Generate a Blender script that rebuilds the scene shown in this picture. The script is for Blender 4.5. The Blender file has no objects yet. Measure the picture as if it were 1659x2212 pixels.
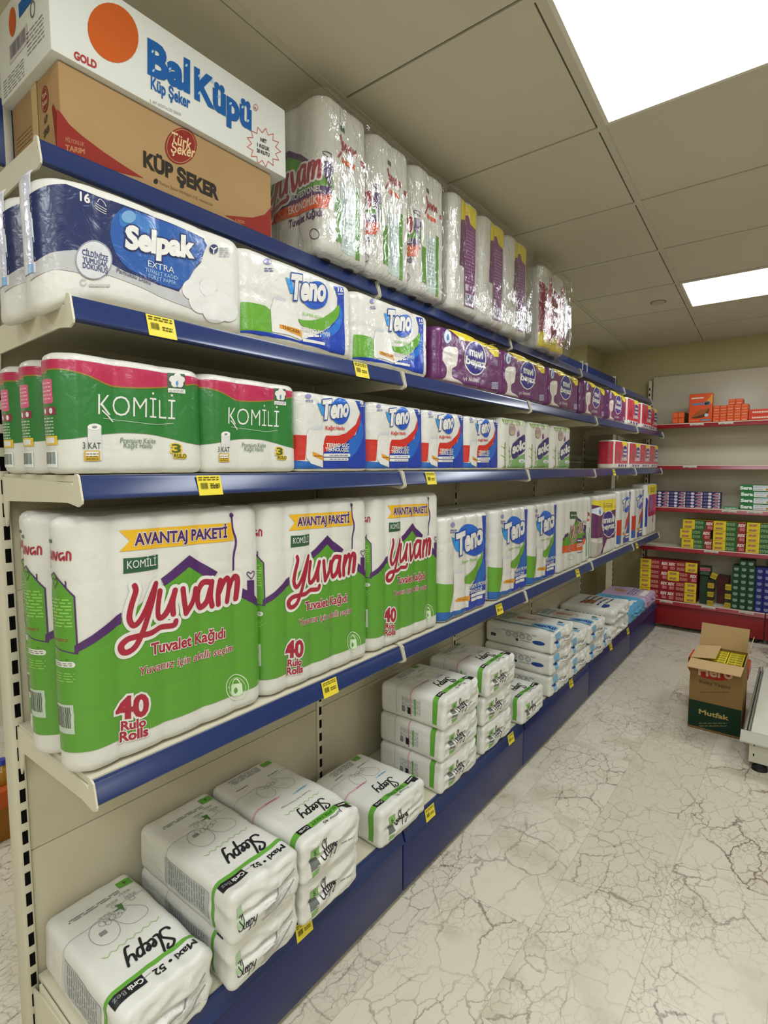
import bpy, bmesh, math, random
from mathutils import Vector, Matrix, noise
from mathutils.geometry import tessellate_polygon

# ------------------------------------------------------------------ camera, world, exposure
S = bpy.context.scene
COL = S.collection
EYE = 1.45                      # camera height above the floor; all other heights below are floor based
CAM_R = Vector((0.78800, 0.61569, -0.00145))
CAM_D = Vector((0.05003, -0.06639, -0.99654))
CAM_F = Vector((-0.61367, 0.78521, -0.08328))
FOC, PCX, PCY = 1167.33, 829.5, 1106.0
cam_data = bpy.data.cameras.new('camera')
cam_data.sensor_fit = 'VERTICAL'
cam_data.sensor_height = 24.0
cam_data.lens = FOC * 24.0 / 2212.0
cam_data.clip_start = 0.02
cam = bpy.data.objects.new('camera', cam_data)
COL.objects.link(cam)
rot = Matrix((CAM_R, -CAM_D, -CAM_F)).transposed()
cam.matrix_world = Matrix.Translation((0, 0, EYE)) @ rot.to_4x4()
S.camera = cam

S.view_settings.view_transform = 'Standard'
S.view_settings.look = 'None'
S.view_settings.gamma = 1.0
S.view_settings.use_curve_mapping = False
S.view_settings.exposure = 0.62
LAMP_POWER = 9.0               # radiance of the ceiling light panels
world = bpy.data.worlds.new('world')
S.world = world
world.use_nodes = True
world.node_tree.nodes['Background'].inputs[0].default_value = (0.9, 0.88, 0.8, 1)
world.node_tree.nodes['Background'].inputs[1].default_value = 0.02


def px_ray(x, y):
    return CAM_R * (x - PCX) + CAM_D * (y - PCY) + CAM_F * FOC


def on_x(x, y, X):             # point of the plane x = X seen at a pixel
    d = px_ray(x, y)
    d = d * (X / d.x)
    return Vector((X, d.y, d.z + EYE))


def on_y(x, y, Y):
    d = px_ray(x, y)
    d = d * (Y / d.y)
    return Vector((d.x, Y, d.z + EYE))


def on_z(x, y, Z):
    d = px_ray(x, y)
    d = d * ((Z - EYE) / d.z)
    return Vector((d.x, d.y, Z))


# ------------------------------------------------------------------ materials
def lin(h):
    h = h.lstrip('#')
    out = []
    for i in (0, 2, 4):
        c = int(h[i:i + 2], 16) / 255
        out.append(c / 12.92 if c <= .04045 else ((c + .055) / 1.055) ** 2.4)
    return (*out, 1)


MATS = {}


def mat(name, col, rough=.5, spec=.5, metal=0, coat=0, bump=None, var=None, emit=0, trans=0):
    """bump = (scale, strength, distance[, detail]); var = (scale, amount) gentle colour mottling"""
    if name in MATS:
        return MATS[name]
    m = bpy.data.materials.new(name)
    m.use_nodes = True
    nt = m.node_tree
    b = nt.nodes['Principled BSDF']
    c = lin(col) if isinstance(col, str) else (*col, 1)
    b.inputs['Base Color'].default_value = c
    b.inputs['Roughness'].default_value = rough
    b.inputs['Specular IOR Level'].default_value = spec
    b.inputs['Metallic'].default_value = metal
    b.inputs['Coat Weight'].default_value = coat
    b.inputs['Coat Roughness'].default_value = .12
    if emit:
        b.inputs['Emission Color'].default_value = c
        b.inputs['Emission Strength'].default_value = emit
    if bump or var:
        tc = nt.nodes.new('ShaderNodeTexCoord')
    if bump:
        n = nt.nodes.new('ShaderNodeTexNoise')
        n.inputs['Scale'].default_value = bump[0]
        n.inputs['Detail'].default_value = bump[3] if len(bump) > 3 else 3
        n.inputs['Distortion'].default_value = .6
        nt.links.new(tc.outputs['Object'], n.inputs['Vector'])
        bp = nt.nodes.new('ShaderNodeBump')
        bp.inputs['Strength'].default_value = bump[1]
        bp.inputs['Distance'].default_value = bump[2]
        nt.links.new(n.outputs['Fac'], bp.inputs['Height'])
        nt.links.new(bp.outputs['Normal'], b.inputs['Normal'])
        if coat:
            nt.links.new(bp.outputs['Normal'], b.inputs['Coat Normal'])
    if var:
        n2 = nt.nodes.new('ShaderNodeTexNoise')
        n2.inputs['Scale'].default_value = var[0]
        n2.inputs['Detail'].default_value = 4
        nt.links.new(tc.outputs['Object'], n2.inputs['Vector'])
        mr = nt.nodes.new('ShaderNodeMapRange')
        mr.inputs[1].default_value = .3
        mr.inputs[2].default_value = .7
        mr.inputs[3].default_value = 1 - var[1]
        mr.inputs[4].default_value = 1 + var[1]
        nt.links.new(n2.outputs['Fac'], mr.inputs[0])
        mx = nt.nodes.new('ShaderNodeVectorMath')
        mx.operation = 'SCALE'
        mx.inputs[0].default_value = c[:3]
        nt.links.new(mr.outputs[0], mx.inputs['Scale'])
        nt.links.new(mx.outputs[0], b.inputs['Base Color'])
    MATS[name] = m
    return m


def ink(col):                  # print on glossy packaging film
    return mat('film_' + col, '#' + col, .32, .5, coat=.4, bump=(34, .45, .004))


def inkp(col):                 # print on soft diaper film
    return mat('soft_' + col, '#' + col, .42, .45, bump=(30, .3, .004))


def inkc(col):                 # print on cardboard
    return mat('card_' + col, '#' + col, .75, .25)


PAPER = mat('roll_paper', '#d6d4ca', .5, .4, coat=.25, bump=(38, .35, .004))
SOFT = mat('diaper_film', '#dddcd3', .4, .45, bump=(22, .45, .006))
CREAM = mat('cream_metal', '#d2ccb4', .42, .4, bump=(300, .08, .001), var=(3, .03))
CREAM2 = mat('cream_panel', '#c2baa0', .5, .35, bump=(240, .1, .001), var=(2, .04))
BLUE = mat('blue_plastic', '#1e2f5e', .24, .5, bump=(12, .05, .003))
BLUEP = mat('blue_metal', '#17235c', .38, .5)
DARK = mat('dark_slot', '#0c0a09', .9, .1)
RED = mat('red_plastic', '#8e1420', .3, .5)
REDP = mat('red_metal', '#8a1418', .4, .5)
FOOTM = mat('black_rubber', '#141414', .45, .4)


# ------------------------------------------------------------------ object helpers
def tag(o, label, cat, group=None, kind=None):
    if label:
        o['label'] = label
    if cat:
        o['category'] = cat
    if group:
        o['group'] = group
    if kind:
        o['kind'] = kind
    return o


def empty(name, loc, label, cat, group=None):
    o = bpy.data.objects.new(name, None)
    o.empty_display_size = .05
    COL.objects.link(o)
    o.location = loc
    return tag(o, label, cat, group)


def link_mesh(name, me, parent=None):
    o = bpy.data.objects.new(name, me)
    COL.objects.link(o)
    if parent is not None:
        o.parent = parent
    return o


def finish(name, bm, mats, parent=None, smooth=False, angle=None):
    me = bpy.data.meshes.new(name)
    bm.normal_update()
    if angle is not None:
        for f in bm.faces:
            f.smooth = True
        for e in bm.edges:
            if len(e.link_faces) == 2 and e.calc_face_angle(0) > angle:
                e.smooth = False
    bm.to_mesh(me)
    bm.free()
    if smooth:
        for p in me.polygons:
            p.use_smooth = True
    for m in (mats if isinstance(mats, (list, tuple)) else [mats]):
        me.materials.append(m)
    return link_mesh(name, me, parent)


def bm_box(bm, lo, hi, mi=0, bevel=0):
    r = bmesh.ops.create_cube(bm, size=1)
    vs = r['verts']
    c = [(lo[i] + hi[i]) / 2 for i in range(3)]
    d = [hi[i] - lo[i] for i in range(3)]
    for v in vs:
        v.co = Vector([c[i] + v.co[i] * d[i] for i in range(3)])
    fs = set(f for v in vs for f in v.link_faces)
    for f in fs:
        f.material_index = mi
    if bevel:
        es = list(set(e for v in vs for e in v.link_edges))
        rr = bmesh.ops.bevel(bm, geom=es, offset=bevel, segments=2, affect='EDGES', profile=.5)
        for f in rr['faces']:
            f.material_index = mi
    return vs


def box(name, lo, hi, m, parent=None, bevel=0):
    bm = bmesh.new()
    bm_box(bm, lo, hi, 0, bevel)
    return finish(name, bm, m, parent, angle=.6 if bevel else None)


def extrude_profile(bm, prof, y0, y1, mi=0):
    """closed (x, z) profile swept along y"""
    a = [bm.verts.new((p[0], y0, p[1])) for p in prof]
    b = [bm.verts.new((p[0], y1, p[1])) for p in prof]
    n = len(prof)
    fs = [bm.faces.new((a[i], a[(i + 1) % n], b[(i + 1) % n], b[i])) for i in range(n)]
    fs.append(bm.faces.new(a[::-1]))
    fs.append(bm.faces.new(b))
    for f in fs:
        f.material_index = mi
    bmesh.ops.recalc_face_normals(bm, faces=fs)
    return fs


def extrude_profile_x(bm, prof, x0, x1, mi=0):
    """closed (y, z) profile swept along x"""
    a = [bm.verts.new((x0, p[0], p[1])) for p in prof]
    b = [bm.verts.new((x1, p[0], p[1])) for p in prof]
    n = len(prof)
    fs = [bm.faces.new((a[i], a[(i + 1) % n], b[(i + 1) % n], b[i])) for i in range(n)]
    fs.append(bm.faces.new(a[::-1]))
    fs.append(bm.faces.new(b))
    for f in fs:
        f.material_index = mi
    bmesh.ops.recalc_face_normals(bm, faces=fs)
    return fs


def bm_cyl(bm, c, r0, r1, h, mi=0, n=20):
    """upright cone or cylinder standing on c"""
    r = bmesh.ops.create_cone(bm, cap_ends=True, segments=n, radius1=r0, radius2=r1, depth=h)
    for v in r['verts']:
        v.co += Vector((c[0], c[1], c[2] + h / 2))
    for f in set(f for v in r['verts'] for f in v.link_faces):
        f.material_index = mi
    return r['verts']


def copy_tree(o, parent=None):
    c = o.copy()
    COL.objects.link(c)
    if parent is not None:
        c.parent = parent
    for ch in list(o.children):
        copy_tree(ch, c)
    return c


# ------------------------------------------------------------------ printed artwork
TEXT_CACHE = {}


def miter(pts, closed, b, side):
    """points of a polyline pushed sideways by b"""
    n = len(pts)
    out = []
    for i in range(n):
        p0 = pts[i - 1] if (closed or i > 0) else pts[i]
        p1 = pts[i]
        p2 = pts[(i + 1) % n] if (closed or i < n - 1) else pts[i]
        d0, d1 = p1 - p0, p2 - p1
        d0 = d0.normalized() if d0.length > 1e-9 else d1.normalized()
        d1 = d1.normalized() if d1.length > 1e-9 else d0
        n0, n1 = Vector((-d0.y, d0.x)), Vector((-d1.y, d1.x))
        m = n0 + n1
        m = m.normalized() if m.length > 1e-6 else n0
        out.append(p1 + m * (side * b / max(.5, m.dot(n0))))
    return out


def text_tris(s, bold):
    """letter shapes in font units; bold thickens the letters by a band along their outlines"""
    key = (s, round(bold, 4))
    if key in TEXT_CACHE:
        return TEXT_CACHE[key]
    cu = bpy.data.curves.new('t', 'FONT')
    cu.body = s
    cu.resolution_u = 3
    o = bpy.data.objects.new('t', cu)
    if bold < 0:
        cu.offset = bold
    me = bpy.data.meshes.new_from_object(o)
    tris = [[(me.vertices[i].co.x, me.vertices[i].co.y) for i in p.vertices] for p in me.polygons]
    bpy.data.meshes.remove(me)
    if bold > .003:
        cu.fill_mode = 'NONE'
        me = bpy.data.meshes.new_from_object(o)
        nb = {}
        for e in me.edges:
            i, j = e.vertices
            nb.setdefault(i, []).append(j)
            nb.setdefault(j, []).append(i)
        nxt = {e.vertices[0]: e.vertices[1] for e in me.edges}
        loops, seen = [], set()
        for i in nxt:
            if i in seen:
                continue
            lp = []
            while i not in seen and i in nxt:
                seen.add(i)
                lp.append(me.vertices[i].co.xy.copy())
                i = nxt[i]
            lp = [p for k, p in enumerate(lp) if (p - lp[k - 1]).length > 1e-5]
            if len(lp) > 2:
                loops.append(lp)
        areas = [sum(l[k - 1].x * l[k].y - l[k].x * l[k - 1].y for k in range(len(l))) for l in loops]

        def within(p, l):
            c = False
            for k in range(len(l)):
                a, b = l[k - 1], l[k]
                if (a.y > p.y) != (b.y > p.y) and p.x < (b.x - a.x) * (p.y - a.y) / (b.y - a.y) + a.x:
                    c = not c
            return c
        for ci, lp in enumerate(loops):
            smp = lp[::max(1, len(lp) // 7)]
            hole = sum(sum(within(p, l) for p in smp) * 2 > len(smp) for k, l in enumerate(loops) if k != ci) % 2
            side = (-1 if areas[ci] > 0 else 1) * (-1 if hole else 1)
            off = miter(lp, True, bold, side)
            n = len(lp)
            for k in range(n):
                j = (k + 1) % n
                g0, g1 = .03 * (ci % 6) + .1 * k / n, .03 * (ci % 6) + .1 * (k + 1) / n
                A, B, C, D = (*lp[k], g0), (*off[k], g0), (*off[j], g1), (*lp[j], g1)
                tris += [[A, B, C], [A, C, D]]
        bpy.data.meshes.remove(me)
    bpy.data.objects.remove(o)
    bpy.data.curves.remove(cu)
    TEXT_CACHE[key] = tris
    return tris


def smooth_path(pts, n=6):
    if len(pts) < 3:
        return pts
    out = []
    P = [pts[0]] + list(pts) + [pts[-1]]
    for i in range(1, len(P) - 2):
        p0, p1, p2, p3 = P[i - 1], P[i], P[i + 1], P[i + 2]
        for k in range(n):
            t = k / n
            out.append(tuple(.5 * (2 * p1[j] + (p2[j] - p0[j]) * t + (2 * p0[j] - 5 * p1[j] + 4 * p2[j] - p3[j]) * t * t
                                   + (3 * p1[j] - p0[j] - 3 * p2[j] + p3[j]) * t ** 3) for j in (0, 1)))
    out.append(tuple(pts[-1]))
    return out


class Art:
    """flat print: polygons in face coordinates (u right, v up, metres). conv turns drawing coordinates into those."""

    def __init__(self, conv=None, up=1):
        self.items = []
        self.conv = conv or (lambda x, y: (x, y))
        self.up = up           # +1: drawing y goes up, -1: drawing y goes down (pixel-like)

    def raw(self, m, l, tris):
        self.items.append((m, l, tris))

    def poly(self, m, pts, l=1, smooth=0):
        if smooth:
            pts = smooth_path(list(pts) + [pts[0]], smooth)[:-1]
        q = [Vector((*self.conv(*p), 0)) for p in pts]
        self.raw(m, l, [[(q[i].x, q[i].y) for i in t] for t in tessellate_polygon([q])])

    def rect(self, m, x0, y0, x1, y1, l=1):
        self.poly(m, [(x0, y0), (x1, y0), (x1, y1), (x0, y1)], l)

    def rrect(self, m, x0, y0, x1, y1, r, l=1):
        pts = []
        for cx, cy, a0 in ((x1 - r, y1 - r, 0), (x0 + r, y1 - r, 90), (x0 + r, y0 + r, 180), (x1 - r, y0 + r, 270)):
            for k in range(5):
                a = math.radians(a0 + k * 22.5)
                pts.append((cx + r * math.cos(a), cy + r * math.sin(a)))
        self.poly(m, pts, l)

    def ell(self, m, cx, cy, rx, ry, l=1, rotd=0, n=30):
        c, s = math.cos(math.radians(rotd)), math.sin(math.radians(rotd))
        pts = []
        for k in range(n):
            a = 2 * math.pi * k / n
            x, y = rx * math.cos(a), ry * math.sin(a)
            pts.append((cx + x * c - y * s, cy + x * s + y * c))
        self.poly(m, pts, l)

    def stroke(self, m, pts, w, l=1, smooth=6, taper=None):
        """w in drawing units; round joints"""
        if smooth and len(pts) > 2:
            pts = smooth_path(pts, smooth)
        c0 = Vector(self.conv(*pts[0]))
        k = (Vector(self.conv(pts[0][0], pts[0][1] + 1)) - c0).length
        q = [Vector(self.conv(*p)) for p in pts]
        hw = w * k / 2
        q = [p for i, p in enumerate(q) if i == 0 or (p - q[i - 1]).length > 1e-6]
        if len(q) < 2:
            return
        closed = len(q) > 3 and (q[0] - q[-1]).length < 1e-5
        if closed:
            q = q[:-1]
        L_, R_ = miter(q, closed, hw, 1), miter(q, closed, hw, -1)
        n = len(q)
        tr = []
        for i in range(n if closed else n - 1):
            j = (i + 1) % n
            g0, g1 = .4 * i / n, .4 * (i + 1) / n
            A, B, C, D = (*L_[i], g0), (*R_[i], g0), (*R_[j], g1), (*L_[j], g1)
            tr += [[A, B, C], [A, C, D]]
        if not closed and hw > .0006:
            for p, o, g in ((q[0], q[1], 0), (q[-1], q[-2], .4)):
                d = (p - o).normalized()
                a0 = math.atan2(d.y, d.x)
                arc = [(p.x + hw * math.cos(a0 + math.pi * (t / 6 - .5)), p.y + hw * math.sin(a0 + math.pi * (t / 6 - .5)), g) for t in range(7)]
                tr += [[arc[0], arc[t], arc[t + 1]] for t in range(1, 6)]
        self.raw(m, l, tr)

    def ring(self, m, cx, cy, rx, ry, w, l=1, a0=0, a1=360, n=28, rotd=0):
        c, s = math.cos(math.radians(rotd)), math.sin(math.radians(rotd))
        pts = []
        for k in range(n + 1):
            a = math.radians(a0 + (a1 - a0) * k / n)
            x, y = rx * math.cos(a), ry * math.sin(a)
            pts.append((cx + x * c - y * s, cy + x * s + y * c))
        self.stroke(m, pts, w, l, 0)

    def text(self, m, s, p0, p1, h, l=2, bold=.0, slant=0, out=None, wave=None):
        """baseline p0 -> p1 (fitted), cap height h; out = (material, extra width, layer)"""
        A, B = Vector(self.conv(*p0)), Vector(self.conv(*p1))
        U0 = Vector(self.conv(p0[0], p0[1] + self.up * h)) - A
        U1 = Vector(self.conv(p1[0], p1[1] + self.up * h)) - B
        U = (U0 + U1) / 2
        base = text_tris(s, 0)
        xs = [p[0] for t in base for p in t]
        x0, x1 = min(xs), max(xs)
        e1 = (B - A) / (x1 - x0)
        e2 = U / .682
        e2 = e2 + (B - A).normalized() * (slant * e2.length)
        for mm, b, ll in ([(out[0], bold + out[1], out[2])] if out else []) + [(m, bold, l)]:
            tr = []
            for t in text_tris(s, b):
                q = []
                for p in t:
                    y = p[1] + (wave(p[0] / x1) if wave else 0)
                    v = A + e1 * (p[0] - x0) + e2 * y
                    q.append((v.x, v.y, p[2] if len(p) > 2 else 0))
                tr.append(q)
            self.raw(mm, ll, tr)

    def lines(self, m, x0, y0, x1, y1, n, l=2, seed=1, frac=.45, words=5):
        """small print too fine to read: rows of short dashes"""
        r = random.Random(seed)
        step = (y1 - y0) / n
        for i in range(n):
            yy = y0 + (i + .5) * step
            x = x0
            while x < x1:
                w = (x1 - x0) / words * r.uniform(.5, 1.2)
                xe = min(x1, x + w)
                self.rect(m, x, yy - step * frac / 2, xe, yy + step * frac / 2, l)
                x = xe + (x1 - x0) / words * .2

    def barcode(self, m, bg, x0, y0, x1, y1, l=2, seed=3, vert=True):
        r = random.Random(seed)
        if bg:
            self.rect(bg, x0, y0, x1, y1, l)
        x = x0 + (x1 - x0) * .08
        e = x1 - (x1 - x0) * .08
        while x < e:
            w = (x1 - x0) * r.choice((.012, .025, .035))
            self.rect(m, x, y0 + (y1 - y0) * .2, min(e, x + w), y0 + (y1 - y0) * .92, l + 1)
            x += w + (x1 - x0) * r.choice((.015, .025))


def build_art(name, art, fn, parent, step=.008, gap=.0006, lay=.00035, cut=(True, True)):
    """cut the flat print on a grid and lay it on a surface fn(u, v, off)"""
    bm = bmesh.new()
    ml, mi = [], {}
    LV = bm.verts.layers.float.new('lay')
    for m, l, tris in art.items:
        if m.name not in mi:
            mi[m.name] = len(ml)
            ml.append(m)
        cache = {}
        for t in tris:
            vs = []
            for p in t:
                g = p[2] if len(p) > 2 else 0
                k = (round(p[0], 6), round(p[1], 6), round(g, 3))
                if k not in cache:
                    v = bm.verts.new((p[0], p[1], 0))
                    v[LV] = l + g
                    cache[k] = v
                if cache[k] not in vs:
                    vs.append(cache[k])
            if len(vs) < 3:
                continue
            try:
                f = bm.faces.new(vs)
                f.material_index = mi[m.name]
                f.normal_update()
                if f.normal.z < 0:
                    f.normal_flip()
            except ValueError:
                pass
    if not bm.verts:
        bm.free()
        return None
    for ax in (0, 1):
        if not cut[ax]:
            continue
        lo = min(v.co[ax] for v in bm.verts)
        hi = max(v.co[ax] for v in bm.verts)
        k = math.floor(lo / step) + 1
        while k * step < hi:
            no = Vector((0, 0, 0))
            no[ax] = 1
            co = Vector((0, 0, 0))
            co[ax] = k * step
            bmesh.ops.bisect_plane(bm, geom=bm.verts[:] + bm.edges[:] + bm.faces[:], dist=1e-7, plane_co=co, plane_no=no)
            k += 1
    big = [f for f in bm.faces if len(f.verts) > 4]
    if big:
        bmesh.ops.triangulate(bm, faces=big)
    if all(cut):
        nodes = {}

        def node(i, j, off):
            if (i, j) not in nodes:
                p = fn(i * step, j * step, 0)
                nodes[i, j] = (p, (fn(i * step, j * step, .001) - p) * 1000)
            p, n = nodes[i, j]
            return p + n * off
        for v in bm.verts:
            off = gap + lay * v[LV]
            a, b = v.co.x / step, v.co.y / step
            i, j = math.floor(a + 1e-6), math.floor(b + 1e-6)
            a, b = a - i, b - j
            v.co = node(i, j, off) * ((1 - a) * (1 - b)) + node(i + 1, j, off) * (a * (1 - b)) + node(i, j + 1, off) * ((1 - a) * b) + node(i + 1, j + 1, off) * (a * b)
    else:
        for v in bm.verts:
            v.co = fn(v.co.x, v.co.y, gap + lay * v[LV])
    return finish(name, bm, ml, parent, smooth=True)


# ------------------------------------------------------------------ pack bodies
class Surf:
    """upright rounded-rectangle pack; front faces +x, u runs along +y, v along +z; origin under the centre"""

    def __init__(self, W, D, H, r, rt, cw=0, cd=0, amp=.004, rows=0, nz=.0012, nk=9, seed=0, bulge=0, belly=0, crush=0):
        self.__dict__.update(W=W, D=D, H=H, r=r, rt=rt, cw=cw, cd=cd, amp=amp, rows=rows, nz=nz, nk=nk, seed=seed, bulge=bulge, belly=belly, crush=crush)
        self.a = W - 2 * r
        self.q = math.pi * r / 2
        self.b = D - 2 * r
        self.half = self.a / 2 + self.q + self.b + self.q + self.a / 2

    def base(self, s):
        sg = 1 if s >= 0 else -1
        t = abs(s)
        a, q, b, r, W, D = self.a, self.q, self.b, self.r, self.W, self.D
        if t <= a / 2:
            x, y, nx, ny = D / 2, t, 1, 0
        elif t <= a / 2 + q:
            g = (t - a / 2) / r
            nx, ny = math.cos(g), math.sin(g)
            x, y = D / 2 - r + r * nx, a / 2 + r * ny
        elif t <= a / 2 + q + b:
            x, y, nx, ny = D / 2 - r - (t - a / 2 - q), W / 2, 0, 1
        elif t <= a / 2 + 2 * q + b:
            g = (t - a / 2 - q - b) / r
            nx, ny = -math.sin(g), math.cos(g)
            x, y = -D / 2 + r + r * nx, a / 2 + r * ny
        else:
            x, y, nx, ny = -D / 2, a / 2 - (t - a / 2 - 2 * q - b), -1, 0
        return x, y * sg, nx, ny * sg

    def y2s(self, y):
        t = abs(y)
        if t <= self.a / 2:
            return y
        k = min(1, (t - self.a / 2) / self.r)
        return math.copysign(self.a / 2 + self.r * math.asin(k), y)

    def __call__(self, s, v, off=0):
        x, y, nx, ny = self.base(s)
        d = off
        if self.cw:
            t = ((y + self.W / 2) / (self.W / self.cw)) % 1
            d -= self.amp * abs(2 * t - 1) ** 3 * abs(nx)
        if self.cd:
            t = ((x + self.D / 2) / (self.D / self.cd)) % 1
            d -= self.amp * abs(2 * t - 1) ** 3 * abs(ny)
        if self.rows:
            t = (v / (self.H / self.rows)) % 1
            t = min(t, 1 - t) * self.H / self.rows
            d -= .0016 * math.exp(-(t / .004) ** 2)
        if self.belly:
            d += self.belly * math.sin(math.pi * min(1, max(0, v / self.H))) * (nx * nx * math.cos(math.pi * y / self.W) + ny * ny * math.cos(math.pi * x / self.D))
        if self.nz:
            d += self.nz * noise.noise(Vector((x * self.nk, y * self.nk, v * self.nk + self.seed * 7.3)))
            if self.crush:
                k = max(0, (v - self.H * .72) / (self.H * .28))
                g = 1 - 2 * abs(noise.noise(Vector((x * 16 + self.seed, y * 16, v * 10))))
                d += self.crush * k * (g - .5)
            d += self.nz * .5 * noise.noise(Vector((x * self.nk * 3, y * self.nk * 3, v * self.nk * 3 + self.seed * 3.1)))
        if self.rt:
            e = None
            if v > self.H - self.rt:
                e = (v - (self.H - self.rt)) / self.rt
            elif v < self.rt:
                e = (self.rt - v) / self.rt
            if e is not None:
                e = min(1, e)
                d -= self.rt * (1 - math.sqrt(max(0, 1 - e * e)))
        return Vector((x + nx * d, y + ny * d, v))

    def cap(self, a, b, off=0, top=True):
        """a along y, b along x on the end face"""
        t = max(abs(a) / (self.W / 2 - self.rt * .8), abs(b) / (self.D / 2 - self.rt * .8))
        t = min(1, t)
        z = self.bulge * (1 - t * t)
        z += self.nz * 2 * noise.noise(Vector((a * 22, b * 22, self.seed + 4.4))) * (1 - t ** 4)
        if self.crush:
            g = 1 - 2.4 * abs(noise.noise(Vector((a * 12 + b * 8, b * 26 - a * 3, self.seed * 2.7))))
            z += self.crush * 1.0 * (g - .4) * (1 - t ** 3)
            z -= self.crush * 1.5 * math.exp(-(b / .006) ** 2) * (1 - t ** 6)
        return Vector((b, a, self.H + z + off)) if top else Vector((b, a, -z * .3 - off))

    def body(self, name, m, parent, ds=.008, dv=None, mi=None):
        n = max(24, int(2 * self.half / ds))
        n += n % 2
        vs = [0]
        if self.rt:
            vs = [self.rt * (1 - math.cos(math.pi / 2 * k / 4)) for k in range(5)]
        dv = dv or (.02 if not self.rows else .008)
        lo, hi = self.rt, self.H - self.rt
        k = max(1, int((hi - lo) / dv))
        vs += [lo + (hi - lo) * i / k for i in range(1, k)] if self.rt else [self.H * i / k for i in range(1, k)]
        vs += [self.H - z for z in reversed(vs[:5])] if self.rt else [self.H]
        bm = bmesh.new()
        rings = []
        for v in vs:
            rings.append([bm.verts.new(self(-self.half + 2 * self.half * i / n, v)) for i in range(n)])
        for r0, r1 in zip(rings, rings[1:]):
            for i in range(n):
                j = (i + 1) % n
                bm.faces.new((r0[i], r0[j], r1[j], r1[i]))
        for top in (True, False):
            last = rings[-1] if top else rings[0]
            edge = [v.co.copy() for v in last]
            for t in ((.95, .86, .76, .66, .56, .46, .36, .26, .16, .08) if self.crush else (.93, .75, .5, .22)):
                cur = []
                for e in edge:
                    c = self.cap(e.y * t, e.x * t, 0, top)
                    if t > .9:
                        c.z = (c.z + e.z) / 2
                    cur.append(bm.verts.new(c))
                for i in range(n):
                    j = (i + 1) % n
                    bm.faces.new((last[i], last[j], cur[j], cur[i]) if top else (last[j], last[i], cur[i], cur[j]))
                last = cur
            c = bm.verts.new(self.cap(0, 0, 0, top))
            for i in range(n):
                j = (i + 1) % n
                bm.faces.new((last[i], last[j], c) if top else (last[j], last[i], c))
        return finish(name, bm, m, parent, smooth=True)


def face_conv(surf, X, Yc, Z0, zoom=(0, 0, 1)):
    """drawing coordinates measured on the photograph -> place on the front face of the pack standing at (X, Yc, Z0)"""
    x0, y0, k = zoom

    def f(x, y):
        p = on_x(x0 + x * k, y0 + y * k, X)
        return (surf.y2s(p.y - Yc) if surf else p.y - Yc, p.z - Z0)
    return f
# ------------------------------------------------------------------ the room
CEIL = 2.55
WALL_Y = 5.6
RX0, RX1, RY0 = -3.5, 2.7, -3.2


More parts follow.
